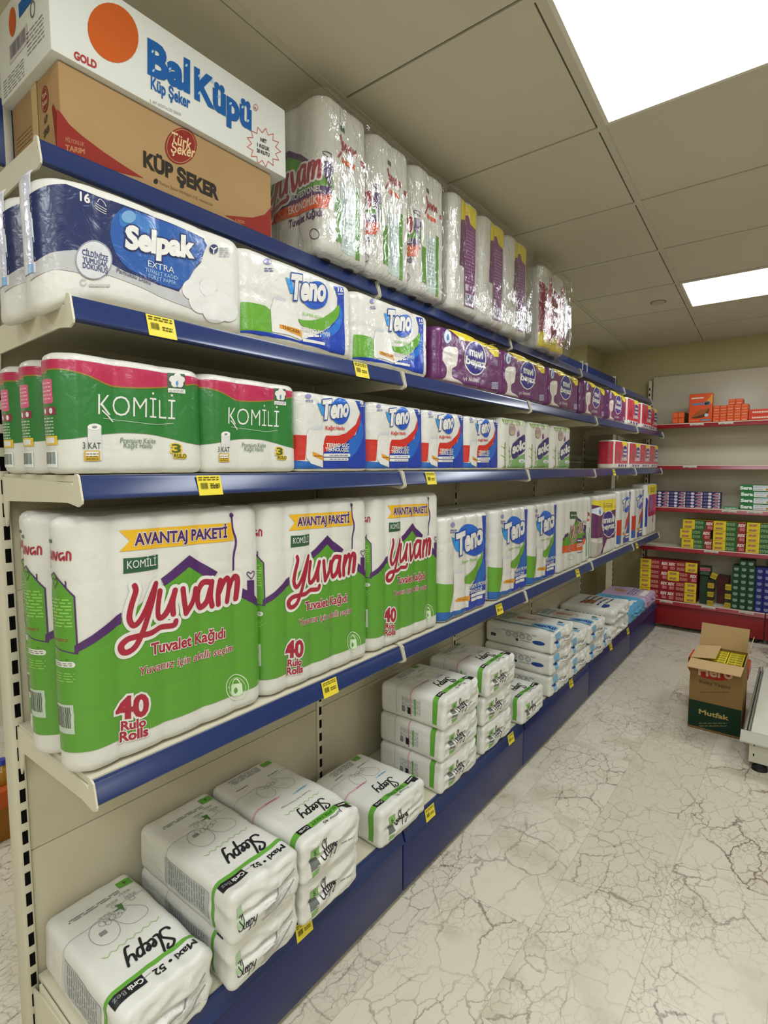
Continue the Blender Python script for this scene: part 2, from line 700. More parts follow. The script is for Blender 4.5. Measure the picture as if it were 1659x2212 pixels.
def floor_material():
    m = bpy.data.materials.new('marble_floor')
    m.use_nodes = True
    nt = m.node_tree
    N, L = nt.nodes, nt.links
    b = N['Principled BSDF']
    tc = N.new('ShaderNodeTexCoord')

    def math_(op, a, bb=None, cc=None):
        n = N.new('ShaderNodeMath')
        n.operation = op
        for i, v in enumerate((a, bb, cc)):
            if v is None:
                continue
            if isinstance(v, (int, float)):
                n.inputs[i].default_value = v
            else:
                L.new(v, n.inputs[i])
        return n.outputs[0]

    sep = N.new('ShaderNodeSeparateXYZ')
    L.new(tc.outputs['Object'], sep.inputs[0])
    tx = math_('DIVIDE', math_('ADD', sep.outputs[0], .612 + 6), .30)
    fx = math_('FLOOR', tx)
    ty = math_('DIVIDE', math_('ADD', math_('ADD', sep.outputs[1], 4.5 * .61 - 2.11 + 3.05), math_('MULTIPLY', math_('MODULO', fx, 2.0), .27)), .61)
    fy = math_('FLOOR', ty)
    cid = N.new('ShaderNodeCombineXYZ')
    L.new(fx, cid.inputs[0])
    L.new(fy, cid.inputs[1])
    wn = N.new('ShaderNodeTexWhiteNoise')
    wn.noise_dimensions = '3D'
    L.new(cid.outputs[0], wn.inputs['Vector'])
    rnd = N.new('ShaderNodeSeparateColor')
    L.new(wn.outputs['Color'], rnd.inputs[0])
    # per-tile shift of the vein pattern
    sh = N.new('ShaderNodeVectorMath')
    sh.operation = 'SCALE'
    sh.inputs['Scale'].default_value = 30.0
    L.new(wn.outputs['Color'], sh.inputs[0])
    add = N.new('ShaderNodeVectorMath')
    add.operation = 'ADD'
    L.new(tc.outputs['Object'], add.inputs[0])
    L.new(sh.outputs[0], add.inputs[1])

    def warp(src, scale, amt):
        n = N.new('ShaderNodeTexNoise')
        n.inputs['Scale'].default_value = scale
        n.inputs['Detail'].default_value = 5
        n.inputs['Roughness'].default_value = .6
        L.new(src, n.inputs['Vector'])
        s = N.new('ShaderNodeVectorMath')
        s.operation = 'SUBTRACT'
        s.inputs[1].default_value = (.5, .5, .5)
        L.new(n.outputs['Color'], s.inputs[0])
        k = N.new('ShaderNodeVectorMath')
        k.operation = 'SCALE'
        k.inputs['Scale'].default_value = amt
        L.new(s.outputs[0], k.inputs[0])
        a = N.new('ShaderNodeVectorMath')
        a.operation = 'ADD'
        L.new(src, a.inputs[0])
        L.new(k.outputs[0], a.inputs[1])
        return a.outputs[0]

    def veins(src, scale, width, seedvec):
        mp = N.new('ShaderNodeMapping')
        mp.inputs['Location'].default_value = seedvec
        mp.inputs['Rotation'].default_value = (0, 0, .7)
        mp.inputs['Scale'].default_value = (1, .62, 1)
        L.new(src, mp.inputs[0])
        v = N.new('ShaderNodeTexVoronoi')
        v.voronoi_dimensions = '2D'
        v.feature = 'DISTANCE_TO_EDGE'
        v.inputs['Scale'].default_value = scale
        L.new(mp.outputs[0], v.inputs['Vector'])
        r = N.new('ShaderNodeMapRange')
        r.interpolation_type = 'SMOOTHSTEP'
        r.inputs[1].default_value = 0
        r.inputs[2].default_value = width
        r.inputs[3].default_value = 1
        r.inputs[4].default_value = 0
        L.new(v.outputs['Distance'], r.inputs[0])
        return r.outputs[0]

    def ramp01(src, lo, hi):
        r = N.new('ShaderNodeMapRange')
        r.inputs[1].default_value = lo
        r.inputs[2].default_value = hi
        L.new(src, r.inputs[0])
        return r.outputs[0]

    def mask(scale, lo, hi, det=3):
        n = N.new('ShaderNodeTexNoise')
        n.inputs['Scale'].default_value = scale
        n.inputs['Detail'].default_value = det
        L.new(add.outputs[0], n.inputs['Vector'])
        return ramp01(n.outputs['Fac'], lo, hi)

    w1 = warp(add.outputs[0], 7, .14)
    w2 = warp(add.outputs[0], 16, .07)
    v1 = math_('MULTIPLY', veins(w1, 7.5, .036, (0, 0, 0)), mask(3.0, .4, .62))
    v2 = math_('MULTIPLY', veins(w2, 19, .055, (3, 1, 0)), mask(4.2, .36, .6))
    v3 = math_('MULTIPLY', veins(w2, 40, .09, (7, 4, 0)), mask(3.2, .44, .66))
    vv = math_('ADD', math_('ADD', math_('MULTIPLY', v1, .8), math_('MULTIPLY', v2, .62)), math_('MULTIPLY', v3, .5))
    vv = math_('MINIMUM', vv, .85)
    vv = math_('MULTIPLY', vv, math_('ADD', math_('MULTIPLY', rnd.outputs[0], .65), .5))
    base = N.new('ShaderNodeMix')
    base.data_type = 'RGBA'
    base.inputs['A'].default_value = lin('e0d9c6')
    base.inputs['B'].default_value = lin('c4bba3')
    L.new(math_('MAXIMUM', mask(5, .45, .75, 5), math_('MULTIPLY', rnd.outputs[1], .5)), base.inputs['Factor'])
    ven = N.new('ShaderNodeMix')
    ven.data_type = 'RGBA'
    ven.inputs['A'].default_value = lin('564b48')
    ven.inputs['B'].default_value = lin('7d6458')
    L.new(mask(8, .35, .65), ven.inputs['Factor'])
    mx = N.new('ShaderNodeMix')
    mx.data_type = 'RGBA'
    L.new(vv, mx.inputs['Factor'])
    L.new(base.outputs['Result'], mx.inputs['A'])
    L.new(ven.outputs['Result'], mx.inputs['B'])
    # hazy brown stains in a few tiles
    st = N.new('ShaderNodeMix')
    st.data_type = 'RGBA'
    st.inputs['B'].default_value = lin('8d7c5c')
    L.new(math_('MULTIPLY', mask(2.6, .66, .8, 4), .5), st.inputs['Factor'])
    L.new(mx.outputs['Result'], st.inputs['A'])
    # joints
    ex = math_('MULTIPLY', math_('MINIMUM', math_('FRACT', tx), math_('SUBTRACT', 1.0, math_('FRACT', tx))), .30)
    ey = math_('MULTIPLY', math_('MINIMUM', math_('FRACT', ty), math_('SUBTRACT', 1.0, math_('FRACT', ty))), .61)
    jd = math_('MINIMUM', ex, ey)
    jr = N.new('ShaderNodeMapRange')
    jr.inputs[1].default_value = .0004
    jr.inputs[2].default_value = .0014
    jr.inputs[3].default_value = .45
    jr.inputs[4].default_value = 0
    L.new(jd, jr.inputs[0])
    jm = N.new('ShaderNodeMix')
    jm.data_type = 'RGBA'
    jm.inputs['B'].default_value = lin('8b8168')
    L.new(jr.outputs[0], jm.inputs['Factor'])
    L.new(st.outputs['Result'], jm.inputs['A'])
    L.new(jm.outputs['Result'], b.inputs['Base Color'])
    b.inputs['Roughness'].default_value = .33
    b.inputs['Specular IOR Level'].default_value = .4
    return m


fl = box('floor', (RX0, RY0, -.05), (RX1, WALL_Y, 0), floor_material())
tag(fl, 'cream marble tile floor with grey and brown veins', 'floor', kind='structure')

WALL = mat('wall_paint', '#b5ac84', .8, .2, bump=(60, .12, .003), var=(1.5, .05))
WALLS = mat('wall_paint_side', '#d2ccb8', .8, .2)
for nm, lo, hi in (('wall_back', (RX0, WALL_Y, 0), (RX1, WALL_Y + .1, 2.75)), ('wall_left', (RX0 - .1, RY0, 0), (RX0, WALL_Y, 2.75)),
                   ('wall_right', (RX1, RY0, 0), (RX1 + .1, WALL_Y, 2.75)), ('wall_front', (RX0, RY0 - .1, 0), (RX1, RY0, 2.75))):
    w = box(nm, lo, hi, WALL if nm == 'wall_back' else WALLS)
    tag(w, 'olive beige painted wall ' + {'wall_back': 'behind the red shelving', 'wall_left': 'beyond the left aisle', 'wall_right': 'on the right side', 'wall_front': 'behind the viewer'}[nm], 'wall', kind='structure')
pil = box('wall_column', (-2.1, 5.1, 0), (-1.635, WALL_Y, CEIL + .02), WALL)
tag(pil, 'square wall column in the corner behind the far gondola end', 'wall', kind='structure')

# suspended ceiling: tiles between skewed T-bars, lamps in some of the cells
TILE = mat('ceiling_tile', '#c9c2ad', .85, .15, bump=(90, .12, .002), var=(1.3, .05))
TBAR = mat('ceiling_bar', '#c6bfaa', .5, .3)
PITX, PITY = .605, .611


def cx_at(k, y):
    return -.567 + k * PITX - .05 * (y - 1.6)


def cy_at(j):
    return 1.91 + j * PITY


LAMPS = [(k, j) for k in (-4, 0) for j in (-5, -1, 3)] + [(4, j) for j in (-5, -1)] + [(0, -3), (0, -7), (2, -5), (2, -7), (2, 3)]  # last list: unseen extra panels, added to brighten the floor and shelves
bm = bmesh.new()
bmt = bmesh.new()
TW, GAP = .012, .006
JS = [j for j in range(-9, 7)]
for j in JS:
    for k in range(-6, 7):
        if (k, j) in LAMPS:
            continue
        y0, y1 = cy_at(j) + TW, cy_at(j + 1) - TW - GAP
        if y0 > WALL_Y:
            continue
        y1 = min(y1, WALL_Y - .002)
        y0 = max(y0, RY0)
        if y1 <= y0:
            continue
        q = [(cx_at(k, y0) + TW, y0), (cx_at(k + 1, y0) - TW - GAP, y0), (cx_at(k + 1, y1) - TW - GAP, y1), (cx_at(k, y1) + TW, y1)]
        a = [bm.verts.new((p[0], p[1], CEIL + .002)) for p in q]
        c = [bm.verts.new((p[0], p[1], CEIL + .016)) for p in q]
        bm.faces.new(a[::-1])
        bm.faces.new(c)
        for i in range(4):
            bm.faces.new((a[i], a[(i + 1) % 4], c[(i + 1) % 4], c[i]))
cl = finish('ceiling', bm, TILE)
tag(cl, 'beige grey suspended ceiling of square tiles', 'ceiling', kind='structure')


def bar(bm, p, q, w, z0, z1):
    d = Vector((q[0] - p[0], q[1] - p[1], 0)).normalized()
    n = Vector((-d.y, d.x, 0)) * w
    a, b = Vector((*p, 0)), Vector((*q, 0))
    lo = [bm.verts.new((v.x, v.y, z0)) for v in (a + n, a - n, b - n, b + n)]
    hi = [bm.verts.new((v.x, v.y, z1)) for v in (a + n, a - n, b - n, b + n)]
    fs = [bm.faces.new(lo), bm.faces.new(hi[::-1])]
    for i in range(4):
        fs.append(bm.faces.new((lo[i], hi[i], hi[(i + 1) % 4], lo[(i + 1) % 4])))
    bmesh.ops.recalc_face_normals(bm, faces=fs)


for k in range(-5, 7):
    bar(bmt, (cx_at(k, RY0), RY0), (cx_at(k, WALL_Y), WALL_Y), TW, CEIL - .001, CEIL + .006)
for j in JS:
    if RY0 < cy_at(j) < WALL_Y:
        for k in range(-5, 6):
            y = cy_at(j)
            bar(bmt, (cx_at(k, y) + TW, y), (cx_at(k + 1, y) - TW, y), TW, CEIL, CEIL + .006)
tb = finish('trim_1', bmt, TBAR)
tag(tb, 'thin metal grid bars between the ceiling tiles', 'trim', kind='structure')
dk = box('ceiling_shadow_board', (RX0, RY0, CEIL + .06), (RX1, WALL_Y, CEIL + .08), mat('shadow_line_dark', '#1c1a15', .9, .1))  # added dark board; its colour gives the shadow lines beside the bars
tag(dk, 'added dark board above the ceiling tiles for the shadow lines at the bars', 'ceiling', kind='structure')

GLOW = mat('lamp_diffuser', '#f5faff', .5, .2, emit=LAMP_POWER)
lamp_labels = {(0, -1): 'large bright square ceiling light panel at the upper right, nearest the viewer',
               (0, 3): 'smaller looking bright ceiling light panel near the far wall'}
for (k, j) in LAMPS:
    y0, y1 = cy_at(j), cy_at(j + 1)
    q = [(cx_at(k, y0), y0), (cx_at(k + 1, y0), y0), (cx_at(k + 1, y1), y1), (cx_at(k, y1), y1)]
    cx_, cy_ = sum(p[0] for p in q) / 4, sum(p[1] for p in q) / 4
    lab = lamp_labels.get((k, j)) or 'unseen square ceiling light panel ' + ('over the left aisle' if k < 0 else 'behind the viewer' if j < -1 and k < 4 else 'over the right side of the room') + ', row %d' % (j + 8)
    e = empty('ceiling_light', (cx_, cy_, CEIL), lab, 'ceiling light', 'square ceiling light panels')
    bm = bmesh.new()

    def ins(d):
        return [((p[0] - cx_) * (1 - 2 * d / PITX), (p[1] - cy_) * (1 - 2 * d / PITY)) for p in q]
    o1, i1 = ins(TW), ins(TW + .012)
    lo_o = [bm.verts.new((*p, -.001)) for p in o1]
    lo_i = [bm.verts.new((*p, -.001)) for p in i1]
    up_i = [bm.verts.new((*p, .004)) for p in i1]
    up_o = [bm.verts.new((*p, .03)) for p in o1]
    for i in range(4):
        jn = (i + 1) % 4
        bm.faces.new((lo_o[i], lo_i[i], lo_i[jn], lo_o[jn]))
        bm.faces.new((lo_i[i], up_i[i], up_i[jn], lo_i[jn]))
        bm.faces.new((lo_o[jn], up_o[jn], up_o[i], lo_o[i]))
    bm.faces.new(up_o)
    bmesh.ops.recalc_face_normals(bm, faces=bm.faces[:])
    finish('frame', bm, mat('lamp_frame', '#dcd6c4', .4, .4), e)
    bm = bmesh.new()
    bm.faces.new([bm.verts.new((*p, .0035)) for p in i1][::-1])
    finish('diffuser', bm, GLOW, e)

sm = empty('ceiling_spotlight', (-.93, 3.98, CEIL + .002), 'small unlit round downlight in a ceiling tile near the far light panel', 'downlight')
p = on_z(1422, 653, CEIL)
sm.location = (p.x, p.y, CEIL + .002)
bm = bmesh.new()
bm_cyl(bm, (0, 0, -.004), .05, .05, .005)
finish('rim', bm, mat('spot_rim', '#8f8770', .5, .3), sm, angle=.6)
bm = bmesh.new()
bm_cyl(bm, (0, 0, -.007), .035, .04, .004)
finish('lens', bm, mat('spot_lens', '#bdb6a0', .4, .4), sm, angle=.6)
# ------------------------------------------------------------------ the blue and cream gondola on the left
BAY = [.415, 1.385, 2.36, 3.345, 4.325, 5.235]
XB = -1.385                     # front of the uprights
ZT, Z2, Z3, Z4, ZB = 2.05, 1.752, 1.438, .872, .25
BAYN = ['nearest', 'second', 'middle', 'fourth', 'farthest']

gf = empty('gondola_frame', (XB, BAY[0], 0), 'cream metal gondola frame with slotted uprights along the left side', 'gondola frame')


def rel(o, root):
    """geometry was written in world coordinates: bring it under its root"""
    o.data.transform(Matrix.Translation(-root.location))
    return o


pl0, pl1 = on_x(34, 1722, XB).y, on_x(61, 1722, XB).y
pd = on_y(16, 1722, pl0).x
for i, y in enumerate(BAY):
    y0, y1 = (pl0, pl1) if i == 0 else (y - .015, y + .015)
    bm = bmesh.new()
    bm_box(bm, (pd, y0, .03), (XB, y1, 2.09), 0, .003)
    ys = (on_x(43, 1722, XB).y, on_x(55.6, 1722, XB).y) if i == 0 else (y - .006, y + .006)
    zs = on_x(52.4, 1670.9, XB).z
    z = zs - math.floor((zs - .12) / .0507) * .0507
    while z < 2.05:
        bm_box(bm, (XB - .01, ys[0], z - .0155), (XB + .0008, ys[1], z + .0155), 1)
        z += .0507
    rel(finish('upright', bm, [CREAM, DARK], gf, angle=.6), gf)
    bm = bmesh.new()
    bm_box(bm, (pd - .02, y0, 0), (XB + .01, y1, .04), 0, .004)
    rel(finish('upright_foot', bm, CREAM, gf, angle=.6), gf)
s1 = on_x(67, 1836, XB - .01).z
s2_ = on_x(40, 1274, XB - .01).z
seams = [.13, s1, (s1 + s2_) / 2, s2_, s2_ + (s2_ - s1) / 2, s2_ + (s2_ - s1), 2.08]
for i in range(5):
    if i == 4:
        seg = list(zip(seams[2:], seams[3:]))
    else:
        seg = list(zip(seams, seams[1:]))
    y0 = pl1 + .001 if i == 0 else BAY[i] + .0165
    y1 = BAY[i + 1] - .0165
    if i == 4:
        y1 = BAY[5] - .11
    for a, b in seg:
        bm = bmesh.new()
        bm_box(bm, (XB - .016, y0, a + .001), (XB - .006, y1, b - .001), 0, .002)
        rel(finish('back_panel', bm, CREAM2, gf, angle=.6), gf)

hz0, hz1 = 2.098, 2.235
for i, (y0, y1) in enumerate(((.42, 2.4), (2.405, 4.3), (4.305, 5.2))):
    e = empty('header_board', (XB - .015, (y0 + y1) / 2, hz0), 'blue header board standing along the gondola top, ' + ('behind the cartons' if i == 0 else 'behind the wrapped packs' if i == 1 else 'over the empty far end'), 'header board', 'blue header boards')
    bm = bmesh.new()
    bm_box(bm, (XB - .024, y0, hz0), (XB - .008, y1, hz1), 0, .003)
    rel(finish('board', bm, mat('header_blue', '#173070', .4, .5), e, angle=.6), e)
    for yy in (y0 + .05, y1 - .05):
        bm = bmesh.new()
        bm_box(bm, (XB - .03, yy - .008, hz0 - .03), (XB - .006, yy + .008, hz1 + .02), 0, .002)
        rel(finish('clip', bm, mat('clip_white', '#cfcabb', .5, .4), e, angle=.6), e)


def rail_profile(xf, zt, h=.044):
    return [(xf - .022, zt - .004), (xf - .018, zt), (xf - .0145, zt - .001), (xf - .013, zt - .006), (xf - .0115, zt - .0075), (xf - .0025, zt - h + .01),
            (xf - .0015, zt - h + .0085), (xf, zt - h + .003), (xf - .002, zt - h), (xf - .018, zt - h), (xf - .022, zt - h + .006)]


def end_plate(bm, xf, zt, y, t, deep=True):
    """side bracket: deep at the upright, shallow at the front, with the leaning front tab"""
    prof = [(XB + .002, zt - .006), (XB + .002, zt - .085), (XB + .012, zt - .115), (XB + .02, zt - .1), (XB + .03, zt - .058), (xf - .055, zt - .05),
            (xf - .012, zt - .056), (xf + .003, zt - .05), (xf + .0045, zt - .044), (xf - .006, zt - .002), (xf - .012, zt + .002), (xf - .02, zt + .002), (xf - .024, zt - .006),
            (xf - .028, zt - .022), (xf - .034, zt - .014)]
    extrude_profile(bm, [(p[0], p[1]) for p in prof], y - t / 2, y + t / 2)


LEVELS = [('top', -1.1, ZT - .012), ('second from top', -1.0, Z2 - .006), ('third from top', -1.0, Z3 - .002), ('fourth from top', -1.0, Z4 - .002)]
for lname, xf, zt in LEVELS:
    for i in range(5):
        y0, y1 = BAY[i] + .002, BAY[i + 1] - .002
        e = empty('shelf', (XB, (y0 + y1) / 2, zt), 'cream gondola shelf with blue front rail, %s level, %s bay' % (lname, BAYN[i]), 'shelf', 'gondola shelves')
        bm = bmesh.new()
        top = zt if lname != 'top' else zt
        extrude_profile(bm, [(XB + .004, top), (xf - .024, top), (xf - .024, top - .022), (xf - .03, top - .026), (xf - .036, top - .022), (xf - .036, top - .012), (XB + .004, top - .012)], y0 + .004, y1 - .004)
        for sy in (y0 + .0052, y1 - .0072):
            bm_box(bm, (XB + .004, sy, top - .02), (xf - .04, sy + .002, top - .001))
        rel(finish('tray', bm, CREAM, e), e)
        for yy in (y0 + .002, y1 - .002):
            bm = bmesh.new()
            end_plate(bm, xf, zt, yy, .0035)
            rel(finish('bracket', bm, CREAM, e), e)
        bm = bmesh.new()
        extrude_profile(bm, rail_profile(xf, zt), y0 + .005, y1 - .005)
        rel(finish('front_rail', bm, BLUE, e, angle=.5), e)

for i in range(5):
    y0, y1 = BAY[i] + .002, BAY[i + 1] - .002
    zt, xf = ZB, -.995
    e = empty('base_shelf', (XB, (y0 + y1) / 2, 0), 'cream base shelf with blue kick panel on the floor, %s bay of the gondola' % BAYN[i], 'base shelf', 'gondola base shelves')
    bm = bmesh.new()
    bm_box(bm, (XB + .004, y0 + .012, zt - .014), (xf - .022, y1 - .004, zt), 0, .003)
    rel(finish('deck', bm, CREAM, e, angle=.6), e)
    bm = bmesh.new()
    extrude_profile(bm, rail_profile(xf, zt, .052), y0 + .003, y1 - .003)
    rel(finish('front_rail', bm, BLUE, e, angle=.5), e)
    bm = bmesh.new()
    bm_box(bm, (xf - .02, y0 + .001, .022), (xf - .008, y1 - .001, zt - .05), 0, .002)
    rel(finish('kick_panel', bm, BLUEP, e, angle=.6), e)
    for yy in (y0 + .003, y1 - .003):
        bm = bmesh.new()
        extrude_profile(bm, [(XB + .002, zt - .03), (XB + .002, .05), (XB + .06, .04), (xf - .024, .05), (xf - .024, zt - .006), (XB + .06, zt - .02)], yy - .002, yy + .002)
        rel(finish('side_plate', bm, CREAM, e), e)
    if i == 0:
        bm = bmesh.new()
        bm_box(bm, (XB + .03, y0 + .0045, zt - .03), (xf - .03, y0 + .0105, zt - .004), 0, .002)
        rel(finish('edge_strip', bm, CREAM, e, angle=.6), e)
    for yy in (y0 + .03, y1 - .03):
        bm = bmesh.new()
        bm_cyl(bm, (xf - .05, yy, 0), .022, .022, .012)
        bm_cyl(bm, (xf - .05, yy, .012), .009, .009, .04)
        rel(finish('foot', bm, FOOTM, e, angle=.6), e)

# yellow price tags clipped on the blue rails
YEL = mat('tag_yellow', '#e2cf3a', .5, .4)
TAGINK = mat('tag_ink', '#55501f', .7, .2)
tags = [('second from top', -1.0, Z2 - .006, 348, 700, 'below the large navy toilet paper pack'), ('second from top', -1.0, Z2 - .006, 780, 803, 'below the second white and green pack'),
        ('third from top', -1.0, Z3 - .002, 452, 1040, 'between the two green and pink packs'), ('third from top', -1.0, Z3 - .002, 930, 1032, 'below the third blue and red paper towel pack'),
        ('third from top', -1.0, Z3 - .002, 1326, 1022, 'on the third level rail near the small red packs'),
        ('fourth from top', -1.0, Z4 - .002, 712, 1487, 'below the second large green pack'), ('fourth from top', -1.0, Z4 - .002, 1078, 1320, 'below the first tall blue and green pack'),
        ('fourth from top', -1.0, Z4 - .002, 1247, 1243, 'below the white pack with an orange stripe'), ('fourth from top', -1.0, Z4 - .002, 1375, 1184, 'on the fourth level rail at the far end'),
        ('base', -.995, ZB, 656, 2010, 'below the nearest two-pack diaper stack'), ('base', -.995, ZB, 928, 1766, 'below the single low diaper pack'), ('base', -.995, ZB, 1103, 1604, 'below the tall diaper stacks'),
        ('base', -.995, ZB, 1233, 1483, 'below the blue printed diaper stack'), ('base', -.995, ZB, 1319, 1400, 'below the far diaper packs'), ('base', -.995, ZB, 1356, 1364, 'on the base shelf rail at the far end')]
ta = Art()
ta.barcode(TAGINK, None, -.025, -.013, -.004, .005, 2, 9)
ta.lines(TAGINK, -.026, .008, .024, .018, 2, 2, 4, .4, 4)
ta.lines(TAGINK, .0, -.01, .022, .0, 2, 2, 7, .5, 3)
tb_ = Art()
tb_.items = ta.items[:-1]
tb_.text(TAGINK, '75,00', (.0, -.006), (.024, -.006), .008, 2, .01)
tag_me = None
for lname, xf, zt, x, y, where in tags:
    h = .044 if lname != 'base' else .052
    p = on_x(x, y, xf - .006)
    e = empty('price_tag', (xf - .0045, p.y, zt - h / 2 - .001), 'yellow price tag ' + where, 'price tag', 'yellow price tags on the gondola')
    e.rotation_euler = (0, -math.atan2(.0085, h - .012), 0)
    bm = bmesh.new()
    bm_box(bm, (-.0003, -.029, -.023), (.0006, .029, .02))
    finish('card', bm, YEL, e)
    if where.startswith('between the two green'):
        build_art('print', tb_, lambda u, v, off: Vector((.0006 + off, u, v)), e, .05)
    elif tag_me is None:
        o = build_art('print', ta, lambda u, v, off: Vector((.0006 + off, u, v)), e, .05)
        tag_me = o.data
    else:
        link_mesh('print', tag_me, e)
# ------------------------------------------------------------------ packs on the shelves
WHITE = ink('dedbd3')


def make_pack(name, surf, art, loc, label, cat, group, bodymat=None, cap_art=None, rotz=0, matrix=None, step=.008, rolls='wrapped_rolls', post=None, ds=.008):
    e = empty(name, loc, label, cat, group)
    if matrix is not None:
        e.matrix_world = Matrix.Translation(loc) @ matrix
    else:
        e.rotation_euler = (0, 0, rotz)
    b = surf.body(rolls, bodymat or PAPER, e, ds=ds)
    if post:
        post(b)
    if art:
        build_art('printed_film', art, surf, e, step)
    if cap_art:
        build_art('end_print', cap_art, surf.cap, e, step)
    return e


def again(proto, loc, label, group=None, rotz=None):
    c = copy_tree(proto)
    c.location = loc
    if rotz is not None:
        c.rotation_euler = (0, 0, rotz)
    c['label'] = label
    if group:
        c['group'] = group
    return c


def script_word(A, m, om, strokes, w, ow, l):
    for k, st in enumerate(strokes):
        A.stroke(om, st, ow, l + .07 * (k % 6), 7)
    for k, st in enumerate(strokes):
        A.stroke(m, st, w, l + 1.3 + .07 * (k % 6), 7)


# ---- large green 40 roll packs, fourth level
FX = -1.03
sf = Surf(.45, .098, .487, .042, .02, 5, 1, .006, 4, nz=.0015)
cv = face_conv(sf, FX, .622, Z4, (0, 1040, .36166))
GRN, PUR, REDI, YELI = ink('56962a'), ink('4a2160'), ink('a01b34'), ink('e3b021')
A = Art(cv, -1)
vtop = cv(800, 1640)[1]
gl = -(sf.a / 2 + sf.q + sf.b + sf.q * .7)
sc = -(sf.a / 2 + sf.q + sf.b / 2)


def side_v(y):
    return cv(470, y)[1]


B = Art()                      # same pack, drawn directly in face coordinates
vb = side_v(1645)
eave = side_v(1030)
# green body wrapping round the left corner
left = cv(458, 1030)
pts = [(gl, vb), (gl, eave - .04), (sc + .045, eave - .002), left]
A2 = [cv(725, 820), cv(985, 612), cv(1130, 500), cv(1290, 590), cv(1440, 690), cv(1540, 745)]
right_end = sf.a / 2 + sf.q * .75
pts2 = pts + A2 + [(right_end, A2[-1][1] - .012), (right_end, vb)]
B.poly(GRN, pts2, 1)
B.poly(GRN, [(sc - .035, eave - .05), (sc + .046, eave - .05), (sc + .046, side_v(700)), (sc + .004, side_v(550)), (sc - .035, side_v(610))], 1)
B.stroke(PUR, [(sc - .036, side_v(612)), (sc + .004, side_v(550)), (sc + .046, side_v(690)), (sc + .047, side_v(1035))], .003, 2, 0)
B.stroke(PUR, [(sc - .036, side_v(985)), (sc + .047, side_v(1038))], .0022, 2, 0)
B.stroke(PUR, [(sc + .03, side_v(632)), (sc + .03, side_v(600))], .003, 2, 0)
hx, hy = sc + .004, side_v(612)
B.stroke(ink('2d4a17'), [(hx, hy - .01), (hx - .008, hy + .002), (hx - .006, hy + .009), (hx, hy + .005), (hx + .006, hy + .009), (hx + .008, hy + .002), (hx, hy - .01)], .0015, 3, 4)
B.lines(ink('8cc255'), sc - .028, side_v(880), sc + .04, side_v(700), 9, 2, 5, .45, 3)
B.lines(REDI, sc - .012, side_v(965), sc + .03, side_v(945), 2, 2, 6, .4, 3)
B.rect(ink('2c5a3a'), sc - .014, side_v(372), sc + .002, side_v(350), 2)
for k, st in enumerate([[(-.018, 0), (-.012, .03), (-.02, -.01), (-.03, -.02)], [(-.008, .015), (-.006, 0), (.002, .014), (.003, 0)], [(.007, .014), (.012, 0), (.016, .014)], [(.028, .013), (.02, .01), (.022, 0), (.03, .006), (.03, 0)], [(.035, 0), (.036, .014), (.042, .012), (.042, 0)]]):
    B.stroke(REDI, [(sc + x, side_v(470) + y) for x, y in st], .0035, 2, 5)
B.rrect(WHITE, sc - .032, side_v(1120), sc + .042, side_v(1085), .006, 2)
B.lines(ink('6c7a60'), sc - .026, side_v(1115), sc + .036, side_v(1090), 2, 3, 7, .4, 4)
B.lines(ink('8cc255'), sc - .028, side_v(1215), sc + .04, side_v(1150), 4, 2, 8, .35, 3)
B.barcode(ink('3c4a3c'), ink('b9c7b4'), sc - .03, side_v(1530), sc + .034, side_v(1350), 2, 4)
# roofs
A.poly(PUR, [(458, 990), (728, 783), (728, 850), (458, 1040)], 2)
A.poly(PUR, [(966, 582), (1130, 440), (1298, 540), (1262, 590), (1130, 510), (985, 625)], 2)
A.poly(PUR, [(1440, 632), (1476, 652), (1474, 590), (1518, 588), (1522, 680), (1558, 712), (1558, 755), (1440, 692)], 2)
A.stroke(PUR, [(1497, 582), (1473, 555), (1478, 540), (1495, 548), (1508, 535), (1522, 545), (1515, 562), (1497, 582)], 6, 3, 4)
A.ell(PUR, 1387, 202, 13, 15, 2)
A.stroke(PUR, [(1390, 205), (1394, 280), (1410, 340), (1411, 380), (1402, 440), (1400, 545)], 12, 2, 5)
# banner
A.poly(YELI, [(715, 294), (1395, 245), (1402, 352), (717, 420), (776, 354)], 1)
A.text(PUR, 'AVANTAJ PAKETİ', (806, 380), (1352, 332), 62, 4, .035, out=(WHITE, .05, 3))
A.poly(ink('28573b'), [(738, 460), (845, 452), (950, 437), (950, 522), (845, 538), (738, 552)], 1)
A.text(WHITE, 'KOMİLİ', (758, 522), (936, 500), 45, 3, 0)
yuv = [[(800, 622), (806, 655), (782, 735), (770, 815), (792, 858), (826, 838), (868, 765), (902, 680), (930, 612)],
       [(932, 610), (912, 700), (882, 800), (850, 900), (812, 978), (770, 1016), (737, 1020), (727, 985), (764, 942), (830, 922), (900, 905), (965, 872), (1035, 858), (1048, 832)],
       [(958, 655), (946, 745), (948, 805), (972, 812), (1002, 770), (1030, 690), (1042, 648)], [(1042, 648), (1028, 720), (1032, 790)],
       [(1088, 640), (1098, 720), (1108, 785)], [(1108, 785), (1150, 715), (1166, 640)],
       [(1250, 600), (1214, 604), (1186, 655), (1182, 720), (1202, 752), (1234, 715), (1254, 640)], [(1262, 598), (1254, 680), (1264, 742)],
       [(1312, 590), (1300, 660), (1300, 732)], [(1304, 665), (1332, 600), (1356, 578), (1366, 610), (1354, 715)], [(1362, 650), (1386, 592), (1410, 568), (1420, 600), (1410, 700)]]
script_word(A, REDI, WHITE, yuv, 34, 74, 4)
A.text(REDI, 'Tuvalet Kağıdı', (903, 1036), (1342, 930), 62, 5, .03, out=(WHITE, .05, 4))
A.text(REDI, 'Yuvanız için akıllı seçim', (826, 1160), (1392, 1012), 46, 5, .008, .12, out=(WHITE, .04, 4))
